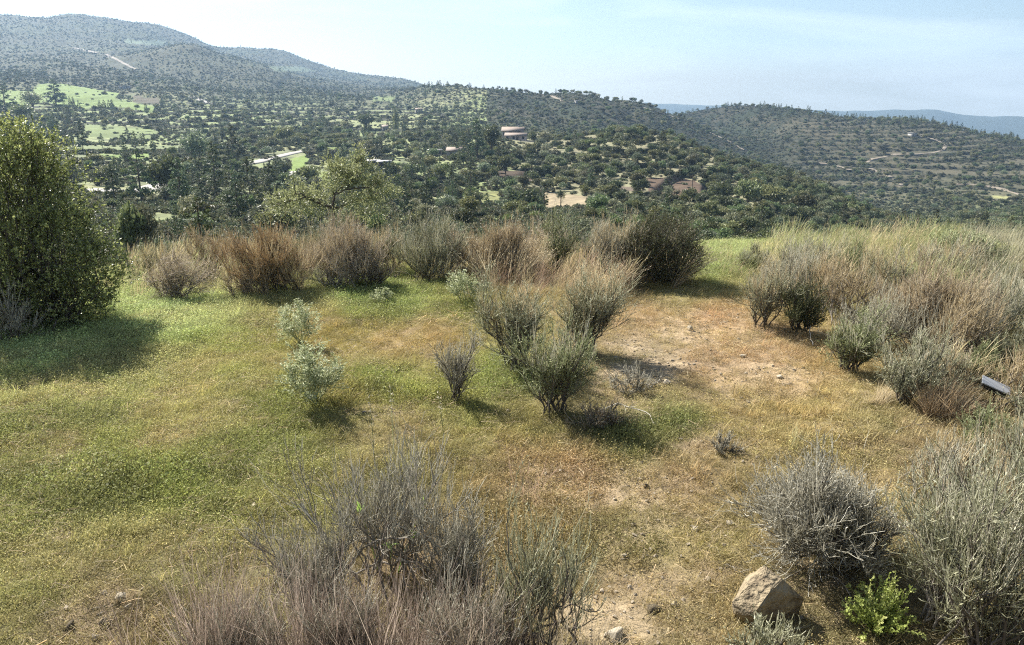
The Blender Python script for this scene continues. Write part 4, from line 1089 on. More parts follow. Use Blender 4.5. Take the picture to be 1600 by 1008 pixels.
# ---- gravel on the bare patches
m_pebble = plain('pebble_stone', (.22, .18, .13), (.42, .36, .27), 6, .9, .4)
def stone_mesh(name, rr, mat, flat=.6, sub=2, rough=.18):
    bm = bmesh.new(); n = 14
    for p in nrm(rr.normal(0, 1, (n, 3))) * rr.uniform(.75, 1.05, (n, 1)) * [1, .8, flat]: bm.verts.new(p)
    r = bmesh.ops.convex_hull(bm, input=bm.verts)
    bmesh.ops.delete(bm, geom=[v for v in bm.verts if not v.link_faces], context='VERTS')
    if sub:
        bmesh.ops.bevel(bm, geom=list(bm.edges), offset=.05, segments=1, affect='EDGES')
        bmesh.ops.triangulate(bm, faces=bm.faces)
        bmesh.ops.subdivide_edges(bm, edges=bm.edges, cuts=sub, use_grid_fill=True)
        A = np.array([v.co[:] for v in bm.verts]); k_ = fbm(A[:, 0] * 3 + A[:, 2] * 2.1, A[:, 1] * 3 - A[:, 2] * 1.7, 4, 8)
        for v, q_ in zip(bm.verts, k_): v.co = v.co * (1 + rough * q_)
    me = bpy.data.meshes.new(name); bm.to_mesh(me); bm.free(); me.materials.append(mat)
    return me
def gravel():
    rr = np.random.default_rng(31); N_ = 60000
    X, Y = wedge(N_, 2.8, 13, 1.8, rr, 36); Z = height(X, Y); px, py = proj(X, Y, Z)
    b = bare_mask(X, Y, px, py); ok = rr.random(N_) < b * .45 + .006
    X, Y, Z = X[ok], Y[ok], Z[ok]; n = len(X)
    s = .006 + .022 * rr.random(n) ** 3
    scatter('gravel', 'pale gravel and stone chips on the bare patches of the plateau', 'gravel', np.stack([X, Y, Z + s * .2], -1), rr.uniform(-.5, .5, (n, 3)) + np.stack([0 * s, 0 * s, rr.uniform(0, 6, n)], -1), np.stack([s, s, s], -1),
            rr.integers(0, 5, n), np.ones((n, 4)), [stone_mesh('chip', np.random.default_rng(700 + i), m_pebble, .5, 0) for i in range(5)])
    # dead stalks and litter lying about
    src = []
    for i in range(4):
        r2 = np.random.default_rng(760 + i); mb = MB(); m_ = 14
        P = np.stack([r2.normal(0, .09, m_), r2.normal(0, .09, m_), r2.uniform(.004, .03, m_)], -1); a = r2.uniform(0, 6.28, m_)
        q = poly_grow(P, np.stack([np.cos(a), np.sin(a), r2.normal(.05, .15, m_)], -1), r2.uniform(.03, .11, m_), 4, .16, np.array([0, 0, -1.]), .1); tubes(mb, q, np.full(m_, .0016), .5)
        src.append(mb.mesh('litter', m_grass))
    N2 = 2600; X, Y = wedge(N2, 2.8, 15, 1.8, rr, 36); Z = height(X, Y); n = N2
    c = lin(190, 172, 134) * np.exp(rr.normal(0, .25, n))[:, None]; col = np.ones((n, 4)); col[:, :3] = c; s = rr.uniform(.7, 1.4, n)
    scatter('dry_litter', 'dry fallen stalks and straw lying over the turf', 'dry stalks', np.stack([X, Y, Z + .02], -1), np.stack([0 * s, 0 * s, rr.uniform(0, 6.28, n)], -1), np.stack([s, s, s], -1), rr.integers(0, 4, n), col, src)
gravel()

# ------------------------------------------------------------------ shrubs
m_twig_bark = plain('grey_twig_bark', (.15, .13, .105), (.28, .25, .21), 12, .9, .2)
m_dark_bark = plain('dark_twig_bark', (.065, .055, .045), (.14, .12, .10), 12, .9, .2)
def G(*cs): return [tuple(lin(*c)) for c in cs]
PAL = {
    'grey':   leafmat('grey_green_twigs', G((106, 106, 76), (168, 168, 126), (222, 220, 186)), 0.32, .6),
    'green':  leafmat('green_twigs', G((90, 98, 56), (146, 154, 96), (204, 208, 150)), 0.34, .6),
    'ash':    leafmat('ashen_twigs', G((110, 105, 88), (174, 168, 144), (230, 224, 202)), 0.28, .6),
    'pink':   leafmat('pinkish_dry_twigs', G((150, 136, 116), (208, 193, 166), (236, 224, 200)), 0.42, .6),
    'orange': leafmat('rusty_dry_stems', G((136, 110, 76), (196, 166, 120), (228, 206, 164)), 0.42, .6),
    'brown':  leafmat('brown_dry_stems', G((132, 116, 92), (194, 176, 144), (228, 212, 180)), 0.42, .6),
    'stem':   leafmat('rosy_brown_stems', G((108, 92, 80), (164, 142, 124), (208, 188, 166)), .32, .6),
    'tan':    leafmat('tan_dry_stems', G((150, 130, 94), (206, 186, 142), (236, 220, 178)), 0.4, .6),
    'silver': leafmat('silvery_dry_stems', G((150, 144, 120), (200, 194, 166), (232, 226, 200)), 0.35, .6),
    'darkg':  leafmat('dark_green_needles', G((50, 56, 30), (80, 88, 48), (128, 130, 74)), .2, .55),
    'fennel': leafmat('glaucous_leaves', G((98, 110, 58), (156, 166, 108), (212, 214, 168)), 0.35, .55),
    'spurge': leafmat('bright_green_leaves', G((112, 130, 38), (172, 188, 66), (214, 218, 118)), 0.42, .5),
    'mastic': leafmat('glossy_evergreen_leaves', G((56, 70, 26), (116, 130, 54), (192, 198, 100)), 0.4, .42, spec=.5),
    'lime':   leafmat('lime_shoots', G((130, 180, 30), (170, 214, 50), (196, 230, 90)), .4, .5),
    'dead':   leafmat('dead_wood', G((84, 78, 68), (140, 132, 116), (190, 182, 164)), .0, .8),
}

def twig_shrub(name, label, base, top, x0, x1, pal, bark=None, stems=14, c1=7, c2=7, c3=4, lean=(0, 0), thick=1.0, leaf=0., seed=1, form='dome', cat='shrub', group=None, up=.5, wood=True, depth=None, fine=.82, wig=.13, ang=.85, foot=.06, dens=.52, whips=6, tips=None):
    """woody shrub: stems fan out from the foot and divide three times; its outline is a dome or an upturned cone"""
    global g_rng
    g_rng = np.random.default_rng(seed); rr = np.random.default_rng(seed + 1000)
    c2 = max(int(round(c2 * (.5 + .5 * dens))), 2); c3 = max(int(round(c3 * dens)), 1) if c3 else 0
    P, mp_, d = spot(*base); H = (EYE + d * ray((x0 + x1) / 2, top)[2] - P[2]) * .97; W = (x1 - x0) * mp_
    cx = ((x0 + x1) / 2 - base[0]) * mp_
    t = thing(name, label, cat, tuple(P - [0, 0, .02]), group)
    n = stems; a = np.arange(n) * 2.4 + rr.uniform(-.4, .4, n); e = np.sqrt((np.arange(n) + .5) / n)
    rad = W / 2 * e * rr.uniform(.6, 1.15, n); dep = (depth or .85)
    tip = np.stack([np.cos(a) * rad + cx * .9, np.sin(a) * rad * dep, H * np.sqrt(np.clip(1 - .80 * e * e, .06, 1)) if form == 'dome' else H * (1 - .32 * e * rr.random(n))], -1)
    tip += np.array([lean[0] * W, lean[1] * W, 0])
    tip[:, 2] *= rr.uniform(.62, 1.06, n)
    K = 7; Pn = np.zeros((n, K, 3)); s0 = rr.normal(0, foot, (n, 3)) * W; s0[:, 2] = -.03
    for i in range(K):
        u = i / (K - 1); Pn[:, i] = s0 * (1 - u) + tip * (.72 * u) + np.array([0, 0, 1]) * (math.sin(u * math.pi * .5) - u) * H * .12
        if i: Pn[:, i] += rr.normal(0, .022, (n, 3)) * H
    Lt = np.linalg.norm(tip, axis=1)
    UP = np.array([lean[0] * .5, lean[1] * .5, 1.0])
    wd = MB(); tubes(wd, Pn, np.full(n, .0085 * thick * (H / .8) ** .5), .5, sides=5)
    p, T, i1, tt = along(Pn, c1, .18, 1.0)
    P1 = poly_grow(p, side(T, ang * rr.uniform(.3, 1.05, len(T)), .12), Lt[i1] * rr.uniform(.2, .48, len(T)) * (1.15 - .4 * tt), 5, wig, UP, up * .8); tubes(wd, P1, np.full(len(T), .0046 * thick), .5)
    p, T, i2, tt = along(P1, c2, .15, 1.0); L2 = Lt[i1[i2]]
    P2 = poly_grow(p, side(T, ang * rr.uniform(.3, 1.1, len(T)), .10), L2 * rr.uniform(.10, .26, len(T)), 4, wig * 1.1, UP, up * .7)
    tw = MB(); rn2 = np.clip(rr.normal(.42, .2, len(T)), 0, 1); tubes(tw, P2, np.full(len(T), .0030 * thick * fine), .6, rn2)
    if c3:
        p, T, i3, tt = along(P2, c3, .1, 1.0)
        P3 = poly_grow(p, side(T, ang * rr.uniform(.3, 1.1, len(T)), .15), L2[i3] * rr.uniform(.05, .13, len(T)), 3, wig * 1.2, UP, up * .6)
        tubes(tw, P3, np.full(len(T), .0023 * thick * fine), .6, np.clip(rr.normal(.55, .22, len(T)), 0, 1))
    else: P3 = P2
    sh = MB() if tips else tw
    if whips:          # long slender shoots that stand out of the mass
        p, T, i5, t5 = along(Pn, whips, .3, 1.0)
        Pw = poly_grow(p, side(T, rr.uniform(.1, .5, len(T)), .45), Lt[i5] * rr.uniform(.25, .62, len(T)), 6, .05, UP, .9)
        tubes(sh, Pw, np.full(len(T), .0030 * thick * fine), .4, np.clip(rr.normal(.6, .22, len(T)), 0, 1))
        q_, T, i6, t6 = along(Pw, 3, .3, .95); Pv = poly_grow(q_, side(T, rr.uniform(.2, .6, len(T)), .3), L2.mean() * rr.uniform(.08, .2, len(T)), 3, .08, UP, .8)
        tubes(sh, Pv, np.full(len(T), .0022 * thick * fine), .5, np.clip(rr.normal(.65, .22, len(T)), 0, 1))
    wd.build('branches', bark or m_twig_bark, t); tw.build('twigs', PAL[pal], t)
    if tips: sh.build('shoots', PAL[tips], t)
    if leaf:
        C, T, i4, tt = along(P3, max(int(leaf), 1), .1, 1.05)
        k_ = rr.random(len(C)) < leaf / max(int(leaf), 1); C, T = C[k_], T[k_]
        lm = MB(); leaves(lm, C, side(T, .7, .1), rr.uniform(.014, .030, len(C)) * max(thick, 1), .008 * max(thick, 1), np.clip(rr.normal(.5, .25, len(C)), 0, 1)); lm.build('leaves', PAL[pal if pal in ('grey', 'green', 'ash', 'darkg') else 'grey'], t)
    return t

def tussock(name, label, base, top, x0, x1, pal, n=900, seed=1, lean=.15, tilt=.45, w=.006, root=.28, cat='dry grass', bend=.5, heads=False, depth=.8, group=None, K=7, lo=.45, under=None):
    """arching dry stems from a broad foot"""
    global g_rng
    g_rng = np.random.default_rng(seed); rr = np.random.default_rng(seed + 2000)
    P, mp_, d = spot(*base); H = EYE + d * ray((x0 + x1) / 2, top)[2] - P[2]; W = (x1 - x0) * mp_; cx = ((x0 + x1) / 2 - base[0]) * mp_
    t = thing(name, label, cat, tuple(P - [0, 0, .02]), group)
    nc = max(n // 55, 5); ca = rr.uniform(0, 6.28, nc); ce = np.sqrt(rr.random(nc)); k_ = rr.integers(0, nc, n)
    a = ca[k_]; e = ce[k_]; s0 = np.stack([np.cos(a) * e * W * root + cx * .6, np.sin(a) * e * W * root * depth, np.full(n, -.02)], -1); s0[:, :2] += rr.normal(0, .03 * W, (n, 2))
    L_ = H * rr.uniform(lo, 1.0, n) * (1 - .18 * e) * rr.uniform(.62, 1.0, nc)[k_]; tl = e * tilt * rr.uniform(.6, 1.35, nc)[k_] + np.abs(rr.normal(0, .16, n)); b = a + rr.normal(0, .5, nc)[k_] + rr.normal(0, .7, n)
    D = np.stack([np.cos(b) * np.sin(tl) + lean, np.sin(b) * np.sin(tl) * depth, np.cos(tl)], -1)
    q = poly_grow(s0, D, L_ * 1.08, K, .085, nrm(np.array([[.6 + lean, .1, -.55]]))[0], bend)
    rn = np.clip(rr.normal(.5, .16, nc)[k_] + rr.normal(0, .18, n), 0, 1); sp = rr.random(n) < .72
    mb = MB(); ribbons(mb, q[sp], w * rr.uniform(.6, 1.4, sp.sum()), rn[sp]); tubes(mb, q[~sp], w * .32 * rr.uniform(.6, 1.3, (~sp).sum()), .45, rn[~sp])
    mb.build('stems', PAL[pal], t)
    if heads:
        C, T, i, tt = along(q, heads, .72, 1.0); hb = MB(); leaves(hb, C, side(T, .45, .1), rr.uniform(.018, .038, len(C)), .0065, np.clip(rr.normal(.7, .2, len(C)), 0, 1)); hb.build('seed_heads', PAL[under or pal], t)
    return t

def evergreen(name, label, P, lobes, pal, per, ln, wd, seed=1, cat='bush', stems=18, group=None, rin=.62, spray=9, bark=None):
    """dense bush: lobes (centre, radii) full of leafy shoots on a frame of branches"""
    global g_rng
    g_rng = np.random.default_rng(seed); rr = np.random.default_rng(seed + 3000)
    t = thing(name, label, cat, tuple(P), group)
    lm, wb = MB(), MB()
    for c, r in lobes:
        c = np.array(c, float); r = np.array(r, float); n = int(per * (r[0] * r[1] + r[0] * r[2] + r[1] * r[2]))
        v = nrm(rr.normal(0, 1, (n, 3))); bump = 1 + .8 * fbm(v[:, 0] * 2.3 + c[0] * 3 + v[:, 2] * 1.9, v[:, 1] * 2.3 + c[2] * 3 - v[:, 2] * 1.3, 3, seed)
        u = rin + (1 - rin) * rr.random(n) ** .6
        S = c + v * r * (u * bump)[:, None]; keep = S[:, 2] > .02; S, v, u = S[keep], v[keep], u[keep]; n = len(S)
        Dv = nrm(v + rr.normal(0, .5, (n, 3)) + [0, 0, .5])
        L_ = ln * rr.uniform(2.5, 5.5, n); q = poly_grow(S - Dv * L_[:, None] * .5, Dv, L_, 4, .12, np.array([0, 0, 1.]), .3)
        tubes(wb, q, np.full(n, .0022), .5)
        C, T, i, tt = along(q, spray, .05, 1.08); bri = np.clip(rr.normal(.42, .22, n), 0, 1)
        leaves(lm, C, side(T, rr.uniform(.4, 1.1, len(C)), .05), ln * rr.uniform(.6, 1.3, len(C)), wd, np.clip(bri[i] + rr.normal(0, .14, len(C)) + .18 * tt, 0, 1))
        m_ = max(int(stems * min(1, r[0])), 4); vv = nrm(rr.normal(0, 1, (m_, 3))); vv[:, 2] = np.abs(vv[:, 2]) * .8; tips = c + vv * r * .8
        B = np.zeros((m_, 6, 3)); s0 = np.stack([c[0] * .5 + rr.normal(0, .12, m_), c[1] * .5 + rr.normal(0, .12, m_), np.zeros(m_) - .03], -1)
        for k_ in range(6): u_ = k_ / 5; B[:, k_] = s0 * (1 - u_) + tips * u_ + (rr.normal(0, .05, (m_, 3)) if 0 < k_ < 5 else 0)
        tubes(wb, B, np.full(m_, .016), .3, sides=5)
    wb.build('branches', bark or m_dark_bark, t); lm.build('leaves', PAL[pal], t)
    return t

# the big evergreen bush at the left
P, mp_, d = spot(70, 505)
q = lambda px, py, dy=0.: np.array([ray(px, py)[0] * (P[1] + dy) / ray(px, py)[1] - P[0], dy, EYE + ray(px, py)[2] * (P[1] + dy) / ray(px, py)[1] - P[2]])
evergreen('evergreen_bush', 'big dense glossy green bush filling the left edge', P, [
    (q(0, 300, .5), (.98, 1.0, .90)), (q(40, 400, .2), (1.05, .95, .85)), (q(150, 425, .1), (.40, .5, .50)), (q(104, 372, .4), (.42, .5, .45)), (q(-70, 330, .6), (1.1, 1.0, 1.3)), (q(100, 470, 0), (.55, .5, .35)), (q(-40, 450, -.1), (.8, .7, .6)), (q(15, 235, .6), (.62, .6, .42)), (q(45, 275, .6), (.42, .45, .40))],
    'mastic', 640, .038, .018, 41, 'bush', 22, rin=.55)
twig_shrub('twig_shrub', 'small grey shrub in the shade under the big green bush', (22, 535), 430, -30, 75, 'ash', m_dark_bark, 9, 6, 6, 4, seed=42, form='dome')

# the brush along the edge of the plateau, from the left
twig_shrub('dead_brush', 'grey collapsed dead brush with a pinkish top beside the big green bush', (268, 470), 368, 200, 340, 'pink', m_twig_bark, 18, 9, 8, 4, lean=(.12, 0), seed=50, tips='pink', whips=8, cat='brush', up=-.1, wig=.2, ang=1.1)
twig_shrub('dry_shrub', 'rusty orange brown dry shrub, the most orange of the brush row', (420, 458), 338, 332, 512, 'orange', m_dark_bark, 34, 9, 9, 5, seed=51, tips='tan', whips=12, up=.9, ang=.7, foot=.12, cat='dry shrub')
tussock('dry_tussock', 'loose tan stems standing among the rusty orange shrub', (415, 455), 330, 330, 510, 'tan', 260, 66, lean=.02, tilt=.35, w=.005, root=.36, cat='dry grass', bend=.2, lo=.6)
twig_shrub('twig_shrub', 'dark twiggy base of brush under the rusty orange stems', (385, 462), 400, 325, 450, 'brown', m_dark_bark, 12, 7, 6, 4, seed=52, wig=.2, ang=1.1, foot=.12)
twig_shrub('dry_shrub', 'rosy grey dry shrub right of the rusty orange one', (540, 446), 333, 462, 632, 'pink', m_twig_bark, 34, 9, 9, 5, seed=53, tips='tan', whips=12, up=.9, ang=.75, foot=.14, cat='dry shrub')
twig_shrub('dead_brush', 'pale leaning dead twigs between the rosy grey brush and the small dark shrub', (520, 452), 392, 470, 580, 'silver', m_twig_bark, 10, 7, 5, 3, seed=62, cat='brush', up=-.1, wig=.2)
twig_shrub('twig_shrub', 'small dark twiggy shrub in front of the rosy grey brush', (590, 448), 376, 545, 640, 'brown', m_dark_bark, 14, 8, 7, 4, seed=54, lean=(-.1, 0), ang=1.0)
twig_shrub('twig_shrub', 'wide grey green twiggy shrub with open dark stems in the middle of the brush row', (672, 440), 330, 590, 764, 'grey', m_dark_bark, 24, 9, 8, 5, seed=55, tips='silver', whips=9, leaf=.5, up=.7, foot=.10)
twig_shrub('dry_shrub', 'brown dry shrub with tan tips left of the upright green shrub', (782, 438), 332, 705, 866, 'brown', m_dark_bark, 34, 9, 9, 5, seed=56, tips='tan', whips=13, up=.9, ang=.75, foot=.14, cat='dry shrub')
tussock('dry_tussock', 'sparse tan stems growing through the brown dry shrub', (790, 440), 330, 720, 868, 'tan', 620, 63, lean=.06, tilt=.4, w=.005, root=.36, cat='dry shrub', bend=.3, heads=2, lo=.6)
twig_shrub('broom_shrub', 'upright green shrub standing between brown and silvery brush', (868, 438), 328, 834, 912, 'green', m_dark_bark, 12, 9, 8, 5, seed=57, tips='silver', whips=6, form='cone', leaf=1.2)
twig_shrub('dry_shrub', 'silvery pale dry shrub left of the dense dark bush', (940, 438), 328, 882, 1010, 'silver', m_twig_bark, 30, 9, 9, 5, seed=58, tips='tan', whips=11, up=.8, ang=.75, lean=(.08, 0), foot=.12, cat='dry shrub')
tussock('dry_tussock', 'tan stems in front of the silvery pale dry shrub', (930, 452), 362, 880, 990, 'tan', 420, 64, lean=.14, tilt=.4, w=.005, root=.36, cat='dry shrub', bend=.4, heads=2, lo=.5)
for i, (bx, by, ty, a, b, pl, lb) in enumerate([
        (250, 428, 372, 190, 320, 'grey', 'grey brush farthest left behind the collapsed dead brush'), (335, 426, 345, 270, 400, 'brown', 'brownish brush between the collapsed and the rusty orange shrub, set back'),
        (480, 422, 338, 420, 545, 'grey', 'grey brush showing between the rusty orange and rosy shrubs'), (600, 424, 340, 545, 665, 'grey', 'grey brush behind the small dark twiggy shrub'),
        (715, 422, 338, 655, 770, 'pink', 'rosy brush between the wide grey green and the brown shrub, set back'), (835, 424, 336, 780, 895, 'pink', 'rosy brush directly behind the upright green shrub'), (985, 424, 340, 925, 1040, 'grey', 'grey brush behind the silvery and the dark bush')]):
    twig_shrub('dry_shrub', lb, (bx, by), ty, a, b, pl, m_twig_bark, 20, 8, 8, 4, seed=170 + i, up=.8, foot=.16, tips='tan', whips=10, cat='dry shrub')
P, mp_, d = spot(1035, 440)
evergreen('evergreen_bush', 'dense dark rounded bush at the end of the brush row', P, [((0, .1, 58 * mp_), (56 * mp_, 50 * mp_, 46 * mp_)), ((14 * mp_, 0, 34 * mp_), (48 * mp_, 46 * mp_, 34 * mp_)), ((-30 * mp_, 0, 48 * mp_), (34 * mp_, 34 * mp_, 38 * mp_))],
          'darkg', 2600, .034, .007, 59, 'bush', 30, spray=8, rin=.45)
tussock('dry_tussock', 'thin tan stems growing through the top of the dense dark bush', (1040, 442), 330, 985, 1090, 'tan', 260, 60, lean=.1, tilt=.35, w=.006, root=.32, heads=4, lo=.8)
twig_shrub('twig_shrub', 'low grey shrub between the fennel plant and the upright green shrub', (800, 436), 376, 755, 845, 'grey', m_dark_bark, 9, 7, 6, 4, seed=61)

# the three shrubs in the middle, and the small one beside them
twig_shrub('broom_shrub', 'grey green twiggy shrub, the left one of the tall pair in the middle', (806, 578), 412, 738, 884, 'grey', m_dark_bark, 20, 8, 8, 5, seed=70, tips='tan', whips=9, form='cone', leaf=1, up=.6)
twig_shrub('broom_shrub', 'grey green twiggy shrub, the right one of the tall pair in the middle', (905, 552), 398, 848, 990, 'grey', m_dark_bark, 20, 8, 8, 5, seed=71, tips='tan', whips=10, form='cone', leaf=1, up=.6, lean=(.1, 0))
twig_shrub('broom_shrub', 'green tinged twiggy shrub in front of the tall pair, casting the longest shade', (868, 642), 494, 802, 954, 'green', m_dark_bark, 18, 8, 8, 5, seed=72, tips='silver', whips=7, form='cone', leaf=1.5, up=.5)
twig_shrub('twig_shrub', 'small bare shrub with dark stems standing alone in the turf', (712, 626), 514, 676, 760, 'ash', m_dark_bark, 11, 7, 6, 4, seed=73, form='cone', thick=.9)
twig_shrub('dead_brush', 'low heap of grey dead twigs on the stony patch', (985, 612), 566, 925, 1050, 'ash', m_twig_bark, 10, 6, 6, 3, seed=74, up=-.5, cat='brush')
twig_shrub('twig_shrub', 'low dark scrubby plant in the long shade', (940, 668), 620, 880, 1005, 'brown', m_dark_bark, 10, 6, 6, 4, seed=75, up=.1)
twig_shrub('twig_shrub', 'tiny dark shrub at the left foot of the large grey foreground shrub', (1128, 706), 668, 1098, 1165, 'ash', m_dark_bark, 8, 6, 6, 3, seed=76)

# the clump on the right
twig_shrub('twig_shrub', 'grey twiggy shrub at the left end of the right hand clump', (1192, 508), 398, 1140, 1262, 'grey', m_dark_bark, 14, 8, 8, 4, seed=80, tips='tan', whips=9, form='cone', leaf=.6, lean=(-.05, 0))
twig_shrub('broom_shrub', 'dark green shrub behind the grey one in the right hand clump', (1252, 520), 420, 1198, 1310, 'darkg', m_dark_bark, 14, 8, 8, 5, seed=81, form='dome', leaf=1.5)
twig_shrub('broom_shrub', 'dense grey green shrub in the middle of the right hand clump', (1325, 580), 462, 1264, 1392, 'green', m_dark_bark, 17, 9, 8, 5, seed=82, tips='silver', whips=6, form='dome', leaf=1.5)
twig_shrub('broom_shrub', 'grey green shrub on bare dark stems at the near end of the clump', (1412, 632), 496, 1358, 1492, 'grey', m_dark_bark, 15, 8, 8, 5, seed=83, tips='silver', whips=6, form='dome', leaf=1.2)
twig_shrub('dry_shrub', 'dark brown dry shrub with rosy tips in the tall bank grass', (1440, 530), 396, 1335, 1548, 'brown', m_dark_bark, 40, 10, 9, 5, seed=84, tips='tan', whips=9, up=.7, ang=.8, lean=(.06, 0), foot=.16, cat='dry shrub')
tussock('dry_tussock', 'loose pale blades arching over the dark brown dry shrub', (1430, 540), 400, 1330, 1540, 'silver', 520, 93, lean=.2, tilt=.45, w=.0055, root=.42, cat='dry grass', bend=.5, lo=.5)
for i, (bx, by, ty, a, b, pl, lb) in enumerate([(1240, 440, 376, 1190, 1290, 'grey', 'grey shrub in the grass behind the left end of the right hand clump'), (1330, 440, 372, 1275, 1390, 'green', 'green shrub in the bank grass left of the dark brown shrub'), (1180, 424, 378, 1130, 1225, 'grey', 'pale grey shrub at the near left corner of the bank grass'),
        (1530, 600, 528, 1485, 1580, 'green', 'green shrub in straw behind the tilted grey panel'), (1600, 580, 490, 1545, 1660, 'grey', 'grey shrub at the right edge behind the tilted grey panel'), (1560, 440, 392, 1510, 1600, 'green', 'green shrub just below the small fresh green bush'), (1480, 600, 530, 1440, 1530, 'pink', 'rosy dry shrub behind the rusty orange tuft')]):
    twig_shrub('broom_shrub', lb, (bx, by), ty, a, b, pl, m_dark_bark, 16, 8, 8, 4, seed=180 + i, up=.7, foot=.12, leaf=.6)
for i, (bx, by, ty, a, b, pl, lb) in enumerate([
        (1215, 470, 372, 1150, 1300, 'silver', 'pale feathery shrub behind the two shrubs at the left end of the right bank'), (1300, 490, 384, 1235, 1380, 'tan', 'straw coloured feathery shrub in the middle of the right bank'), (1380, 470, 366, 1310, 1450, 'grey', 'grey feathery shrub left behind the dark brown shrub'),
        (1370, 545, 438, 1300, 1440, 'silver', 'pale feathery shrub between the middle clump shrub and the dark brown shrub'), (1500, 560, 440, 1430, 1580, 'tan', 'straw coloured feathery shrub right of the dark brown shrub'), (1470, 440, 364, 1400, 1550, 'silver', 'pale feathery shrub on the crest of the right bank'),
        (1560, 520, 420, 1490, 1640, 'grey', 'grey feathery shrub below the silvery white tuft'), (1600, 640, 530, 1540, 1680, 'tan', 'straw coloured shrub at the right edge just behind the tilted panel'), (1470, 620, 520, 1410, 1540, 'grey', 'grey feathery shrub behind the rusty tuft'), (1270, 430, 366, 1210, 1340, 'grey', 'grey feathery shrub at the back left of the right bank'),
        (1590, 760, 640, 1500, 1680, 'grey', 'grey shrub at the right edge between the panel and the corner thicket'), (1480, 770, 668, 1400, 1570, 'silver', 'pale dry shrub right of the large round grey shrub')]):
    twig_shrub('dry_shrub', lb, (bx, by), ty, a, b, pl, m_twig_bark, 20, 7, 7, 3, seed=210 + i, up=.9, foot=.2, whips=10, tips='tan' if i % 3 else 'silver', cat='dry shrub')
tussock('dry_tussock', 'rusty orange tuft at the foot of the near clump shrub', (1470, 652), 562, 1432, 1510, 'orange', 1100, 85, lean=.05, tilt=.5, w=.0055, root=.28, bend=.6)
tussock('dry_tussock', 'yellow straw tuft left of the near clump shrub', (1370, 630), 582, 1346, 1400, 'tan', 420, 86, lean=.0, tilt=.5, w=.005, root=.24, bend=.4)
tussock('dry_tussock', 'silvery white dry tuft high on the right edge', (1578, 480), 412, 1530, 1640, 'silver', 1800, 87, lean=.2, tilt=.6, w=.006, root=.28, bend=.5, heads=2)
tussock('dry_tussock', 'yellowish tall tuft on the right edge above the silvery one', (1590, 440), 392, 1548, 1640, 'tan', 900, 88, lean=.2, tilt=.5, w=.006, root=.3, bend=.5, heads=2)
P, mp_, d = spot(1500, 418)
evergreen('evergreen_bush', 'small fresh green bush at the top of the right bank', P, [((0, 0, 22 * mp_), (42 * mp_, 36 * mp_, 22 * mp_)), ((42 * mp_, 0, 14 * mp_), (26 * mp_, 26 * mp_, 16 * mp_))], 'green', 1500, .05, .012, 89, 'bush', 16)
twig_shrub('broom_shrub', 'green shrub below the tilted grey panel', (1545, 705), 622, 1488, 1600, 'green', m_dark_bark, 13, 8, 8, 5, seed=90, form='dome', leaf=1.5)
twig_shrub('broom_shrub', 'grey shrub at the right edge beside the tilted grey panel', (1620, 690), 560, 1560, 1690, 'grey', m_dark_bark, 13, 8, 7, 4, seed=91, form='dome', leaf=1)
twig_shrub('twig_shrub', 'low grey shrub right of the rusty orange tuft', (1505, 650), 602, 1478, 1540, 'green', m_dark_bark, 8, 7, 6, 4, seed=92)

# the foreground
twig_shrub('twig_shrub', 'large round grey shrub of tangled bare twigs in the right foreground', (1335, 885), 662, 1128, 1412, 'ash', m_dark_bark, 34, 10, 8, 5, seed=100, form='dome', lean=(-.04, 0), thick=.95, leaf=.4, up=.25, dens=.8)
twig_shrub('broom_shrub', 'tall grey green thicket behind the dark forked branch', (1465, 960), 700, 1380, 1560, 'grey', m_twig_bark, 20, 8, 7, 4, seed=101, form='cone', leaf=.8, thick=.85, dens=.5, foot=.14, tips='silver', whips=7)
twig_shrub('broom_shrub', 'grey green thicket with dark forked branch in the lower right corner', (1545, 1030), 706, 1440, 1680, 'grey', m_dark_bark, 20, 8, 7, 4, seed=102, form='cone', leaf=.8, thick=.85, dens=.45, foot=.14, tips='silver', whips=6)
twig_shrub('broom_shrub', 'grey thicket at the right edge behind the corner', (1600, 880), 664, 1510, 1700, 'grey', m_twig_bark, 18, 8, 7, 4, seed=103, form='cone', leaf=.8, dens=.5, tips='tan', whips=7)
twig_shrub('twig_shrub', 'low grey sprigs under the yellowish boulder', (1190, 1040), 950, 1120, 1290, 'grey', m_dark_bark, 9, 7, 7, 4, seed=104, leaf=.6)
twig_shrub('twig_shrub', 'grey dry shrub with lime shoots in the bottom foreground', (612, 905), 688, 455, 795, 'ash', m_twig_bark, 26, 6, 5, 2, seed=105, form='cone', thick=.85, up=.7, wig=.10, ang=.8, foot=.14, whips=6)
twig_shrub('broom_shrub', 'thin grey green upright shrub at the bottom centre', (840, 1035), 790, 755, 945, 'grey', m_dark_bark, 18, 5, 5, 3, seed=106, form='cone', thick=.85, up=.9, leaf=.5, wig=.08, ang=.75, foot=.16, whips=6)
twig_shrub('broom_shrub', 'ashen twiggy shrub at the bottom edge between brown stems and the upright shrub', (725, 1060), 875, 640, 815, 'ash', m_twig_bark, 16, 6, 5, 3, seed=107, form='cone', thick=.8, up=.8, leaf=.4, wig=.1, foot=.2, whips=6)
